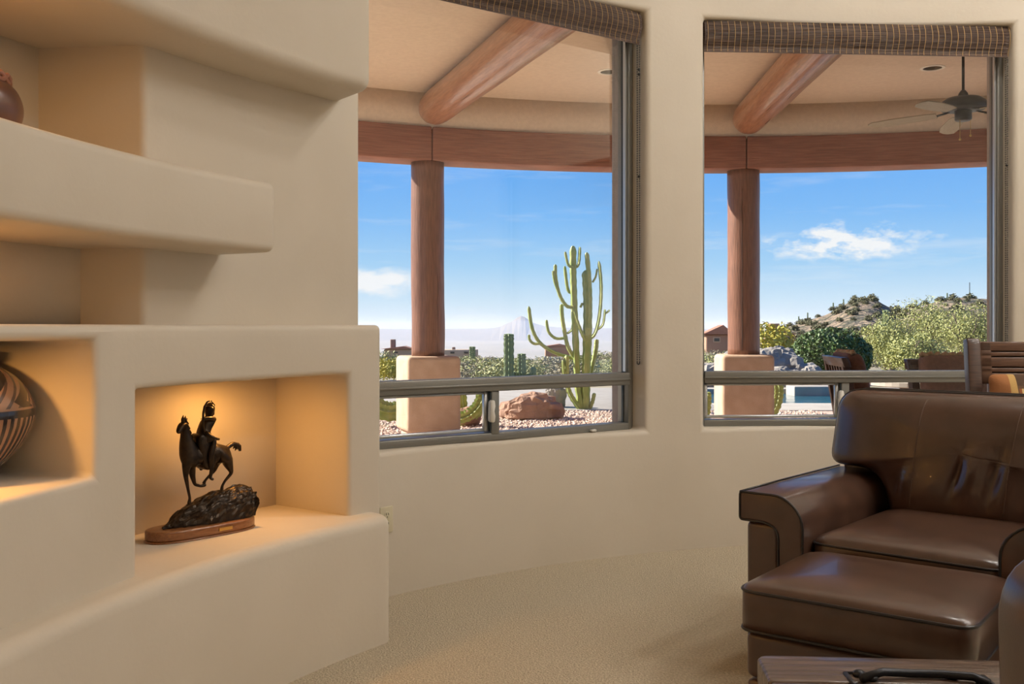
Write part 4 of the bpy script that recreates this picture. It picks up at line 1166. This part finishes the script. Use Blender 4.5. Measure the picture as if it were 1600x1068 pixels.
hr_ = random.Random(5); dark = leaf_mesh('foliage', 260, shell(.8, .8, .6, .3, .4, 70, -.3), .16, LEAFH, 71); hd = []
while len(hd) < 190:
    a = hr_.uniform(.27, .53); y = hr_.uniform(175, 305); x = a * y; s = hr_.uniform(.8, 2.2)
    if any(math.hypot(x - u, y - v) < .8 * (s + w) for u, v, w in hd): continue
    o = link('hillside_bush', dark, label='small dark bush on the rocky hill', cat='shrub', group='bushes on the rocky hill')
    o.location = (x, y, ground_z(x, y) + .2 * s); o.scale = (s, s, s); o.rotation_euler = (0, 0, hr_.uniform(0, 6.3)); hd.append((x, y, s))

# ---- neighbouring houses
def house(px0, px1, py_top, py_foot, Y, m, lab, chimney=None, roof=None, wins=()):
    a, b = pix(px0, py_foot, Y), pix(px1, py_foot, Y); w = b.x - a.x; h = (py_foot - py_top) / F * Y
    o = tag(empty('adobe_house', ((a.x + b.x) / 2, Y, a.z - 1.0)), lab, 'house', 'neighbouring houses')
    MB().box((-w / 2, 0, 0), (w / 2, w * .6, h + 1.0)).build('wall', m, o, bev=.15, seg=2)
    if roof: MB().prism([(-w / 2 - .4, h + 1.0), (w / 2 + .4, h + 1.0), (w * roof[0], h + 1.0 + roof[1])], -.4, w * .6 + .4, 'y').build('roof', ROOFT, o)
    if chimney:
        cx0, cx1, ct = chimney; ca, cb_ = pix(cx0, ct, Y), pix(cx1, ct, Y)
        MB().box((ca.x - o.location.x, .5, .5), (cb_.x - o.location.x, .5 + (cb_.x - ca.x), ca.z - o.location.z)).build('chimney', ADOBE, o, bev=.08, seg=2)
    for (u, v, ww, hh) in wins:
        f = MB().box((w * u, -.06, 1.0 + h * v), (w * u + ww, .05, 1.0 + h * v + hh)).build('window', ADOBEL, o)
        MB().box((w * u + .1, -.1, 1.0 + h * v + .1), (w * u + ww - .1, -.05, 1.0 + h * v + hh - .1)).build('pane', DARKGLASS, f)
house(600, 642, 545, 556, 120, ADOBEL, 'low adobe house with a tall red chimney left of the log column', (609, 617, 530), (.25, .35), [(-.2, .3, .8, .35)])
house(692, 746, 546, 556, 170, ADOBEL, 'long low tan house right of the log column beyond the pool', (706, 711, 542), None, [(-.3, .3, .9, .5), (.1, .3, .9, .5)])
house(852, 890, 541, 549, 190, ADOBE, 'dark low house behind the arms of the branching cactus', None, (.1, .5))
house(1103, 1140, 522, 540, 95, ADOBE, 'red adobe house with sloping roof beside the cracked log column', None, (.2, .9), [(-.2, .3, .7, .5)])
house(1200, 1243, 522, 536, 90, ADOBE, 'red adobe house with square chimney tower behind the yellow bush', (1205, 1221, 505), (-.1, .35), [(.1, .2, .7, .5)])
MB().tube([(pix(1515, 440, 330).x, 330, ground_z(pix(1515, 440, 330).x, 330) - .5), (pix(1515, 440, 330).x, 330, pix(1515, 441, 330).z)], .12, 6).build('radio_mast', ALUDARK, label='thin radio mast on the far rocky hill', cat='mast')

# ---- patio furniture
def lounge(x, y, rz, lab):
    o = tag(empty('lounge_chair', (x, y, 0), rz), lab, 'chair', 'patio lounge chairs')
    for sx in (-.36, .30):
        MB().box((sx, -.35, 0), (sx + .06, -.29, .60)).build('front_leg', DARKWOOD, o)
        MB().prism([(.30, 0), (.36, 0), (.52, .93), (.46, .93)], sx, sx + .06, 'x').build('back_post', DARKWOOD, o)
        MB().box((sx - .02, -.38, .58), (sx + .08, .42, .62)).build('armrest', DARKWOOD, o, bev=.01)
    MB().box((-.36, -.33, .28), (.36, .36, .34)).build('seat_frame', DARKWOOD, o)
    MB().prism([(.445, .87), (.505, .87), (.53, .95), (.47, .95)], -.38, .38, 'x').build('top_rail', DARKWOOD, o, bev=.008)
    for i in range(6):
        MB().prism([(.36, .34), (.385, .34), (.50, .88), (.475, .88)], -.27 + i * .10, -.23 + i * .10, 'x').build('back_slat', DARKWOOD, o)
    so = resample(rounded([(-.30, -.34), (.30, -.34), (.30, .32), (-.30, .32)], .05, 4), .05)
    sc = puff(so, (0, 0), .03, .01, band=.05); sc.v = [(x_, z_, -y_ + .40) for x_, y_, z_ in sc.v]; sc.build('seat_cushion', TAUPE, o, sm=True)
    bo = resample(rounded([(-.31, 0), (.31, 0), (.31, .56), (-.31, .56)], .07, 4), .05)
    bk = puff(bo, (0, .28), .07, .03, band=.04); bk.v = [(x_, y_ + .30 + z_ * .20, z_ + .42) for x_, y_, z_ in bk.v]
    c = bk.build('back_cushion', CUSHR, o, sm=True)
    rf = []
    for i in range(40):
        t = i / 39; rf.append((-.30 + .60 * t, .30 + .56 * .20 + .012 * math.sin(i * 2.1), .98 + .014 * math.sin(i * 1.6)))
    MB().tube(rf, .020, 6).build('ruffle', CUSHT, c, sm=True)
    return o
q = pix(1314, 600, 8.3); lounge(q.x + .46, 8.3, 84, 'dark wooden lounge chair with rust cushion, turned toward the palo verde trees')
q = pix(1518, 600, 7.5); lounge(q.x, 7.2, 8, 'dark wooden lounge chair with ruffled brown cushion behind the side chair')
q = pix(1428, 600, 10.0)
pt = empty('patio_table', (q.x, 10.0, 0), 20, label='round pale stone patio table between the lounge chairs', cat='table')
MB().lathe([(.40, .60), (.43, .61), (.43, .65), (.40, .66), (.001, .66)], 36).build('tabletop', DECK, pt)
MB().lathe([(.22, 0), (.20, .04), (.07, .10), (.06, .5), (.16, .60)], 24).build('pedestal', DARKWOOD, pt, sm=True)

# ================================================================ the far plain, mountain and haze
PZ = -260
fp = MB(); fp.add([(-26000, 650, PZ), (26000, 650, PZ), (26000, 30000, PZ), (-26000, 30000, PZ)], [(0, 1, 2, 3)])
fp.build('far_plain', PLAINM, kind='structure', label='hazy desert plain far below')
def ridge(name, Y, prof, depth, m, lab):
    mb = MB(); n = len(prof)
    for px, py in prof:
        q = pix(px, py, Y); mb.v += [(q.x, Y - depth, PZ - 5), (q.x, Y, q.z), (q.x, Y + depth, PZ - 5)]
    for i in range(n - 1):
        for k in range(2): mb.f.append((i * 3 + k, i * 3 + 3 + k, i * 3 + 4 + k, i * 3 + 1 + k))
    mb.build(name, m, label=lab, cat='mountain')
pr = [(380, 514), (520, 513), (640, 514), (740, 513.5), (770, 512.5), (782, 510), (792, 505), (800, 502), (808, 496), (814, 493.5), (820, 495), (828, 501), (836, 505), (850, 509), (870, 511), (900, 512), (1000, 513), (1200, 514), (1500, 513), (1900, 514)]
ridge('far_mountain', 21000, pr, 2500, MOUNTM, 'pale hazy mountain with a pointed peak on the horizon')
HAZE = bpy.data.materials.new('valley_haze'); HAZE.use_nodes = True
t = HAZE.node_tree; t.nodes.clear()
vs = t.nodes.new('ShaderNodeVolumeScatter'); vs.inputs['Color'].default_value = (.42, .47, .68, 1); vs.inputs['Density'].default_value = .00009; vs.inputs['Anisotropy'].default_value = .0
o = t.nodes.new('ShaderNodeOutputMaterial'); t.links.new(vs.outputs[0], o.inputs['Volume'])
MB().box((-25500, 700, PZ - 20), (25500, 29500, 110)).build('valley_haze', HAZE, label='thin blue haze lying over the far plain', kind='stuff')
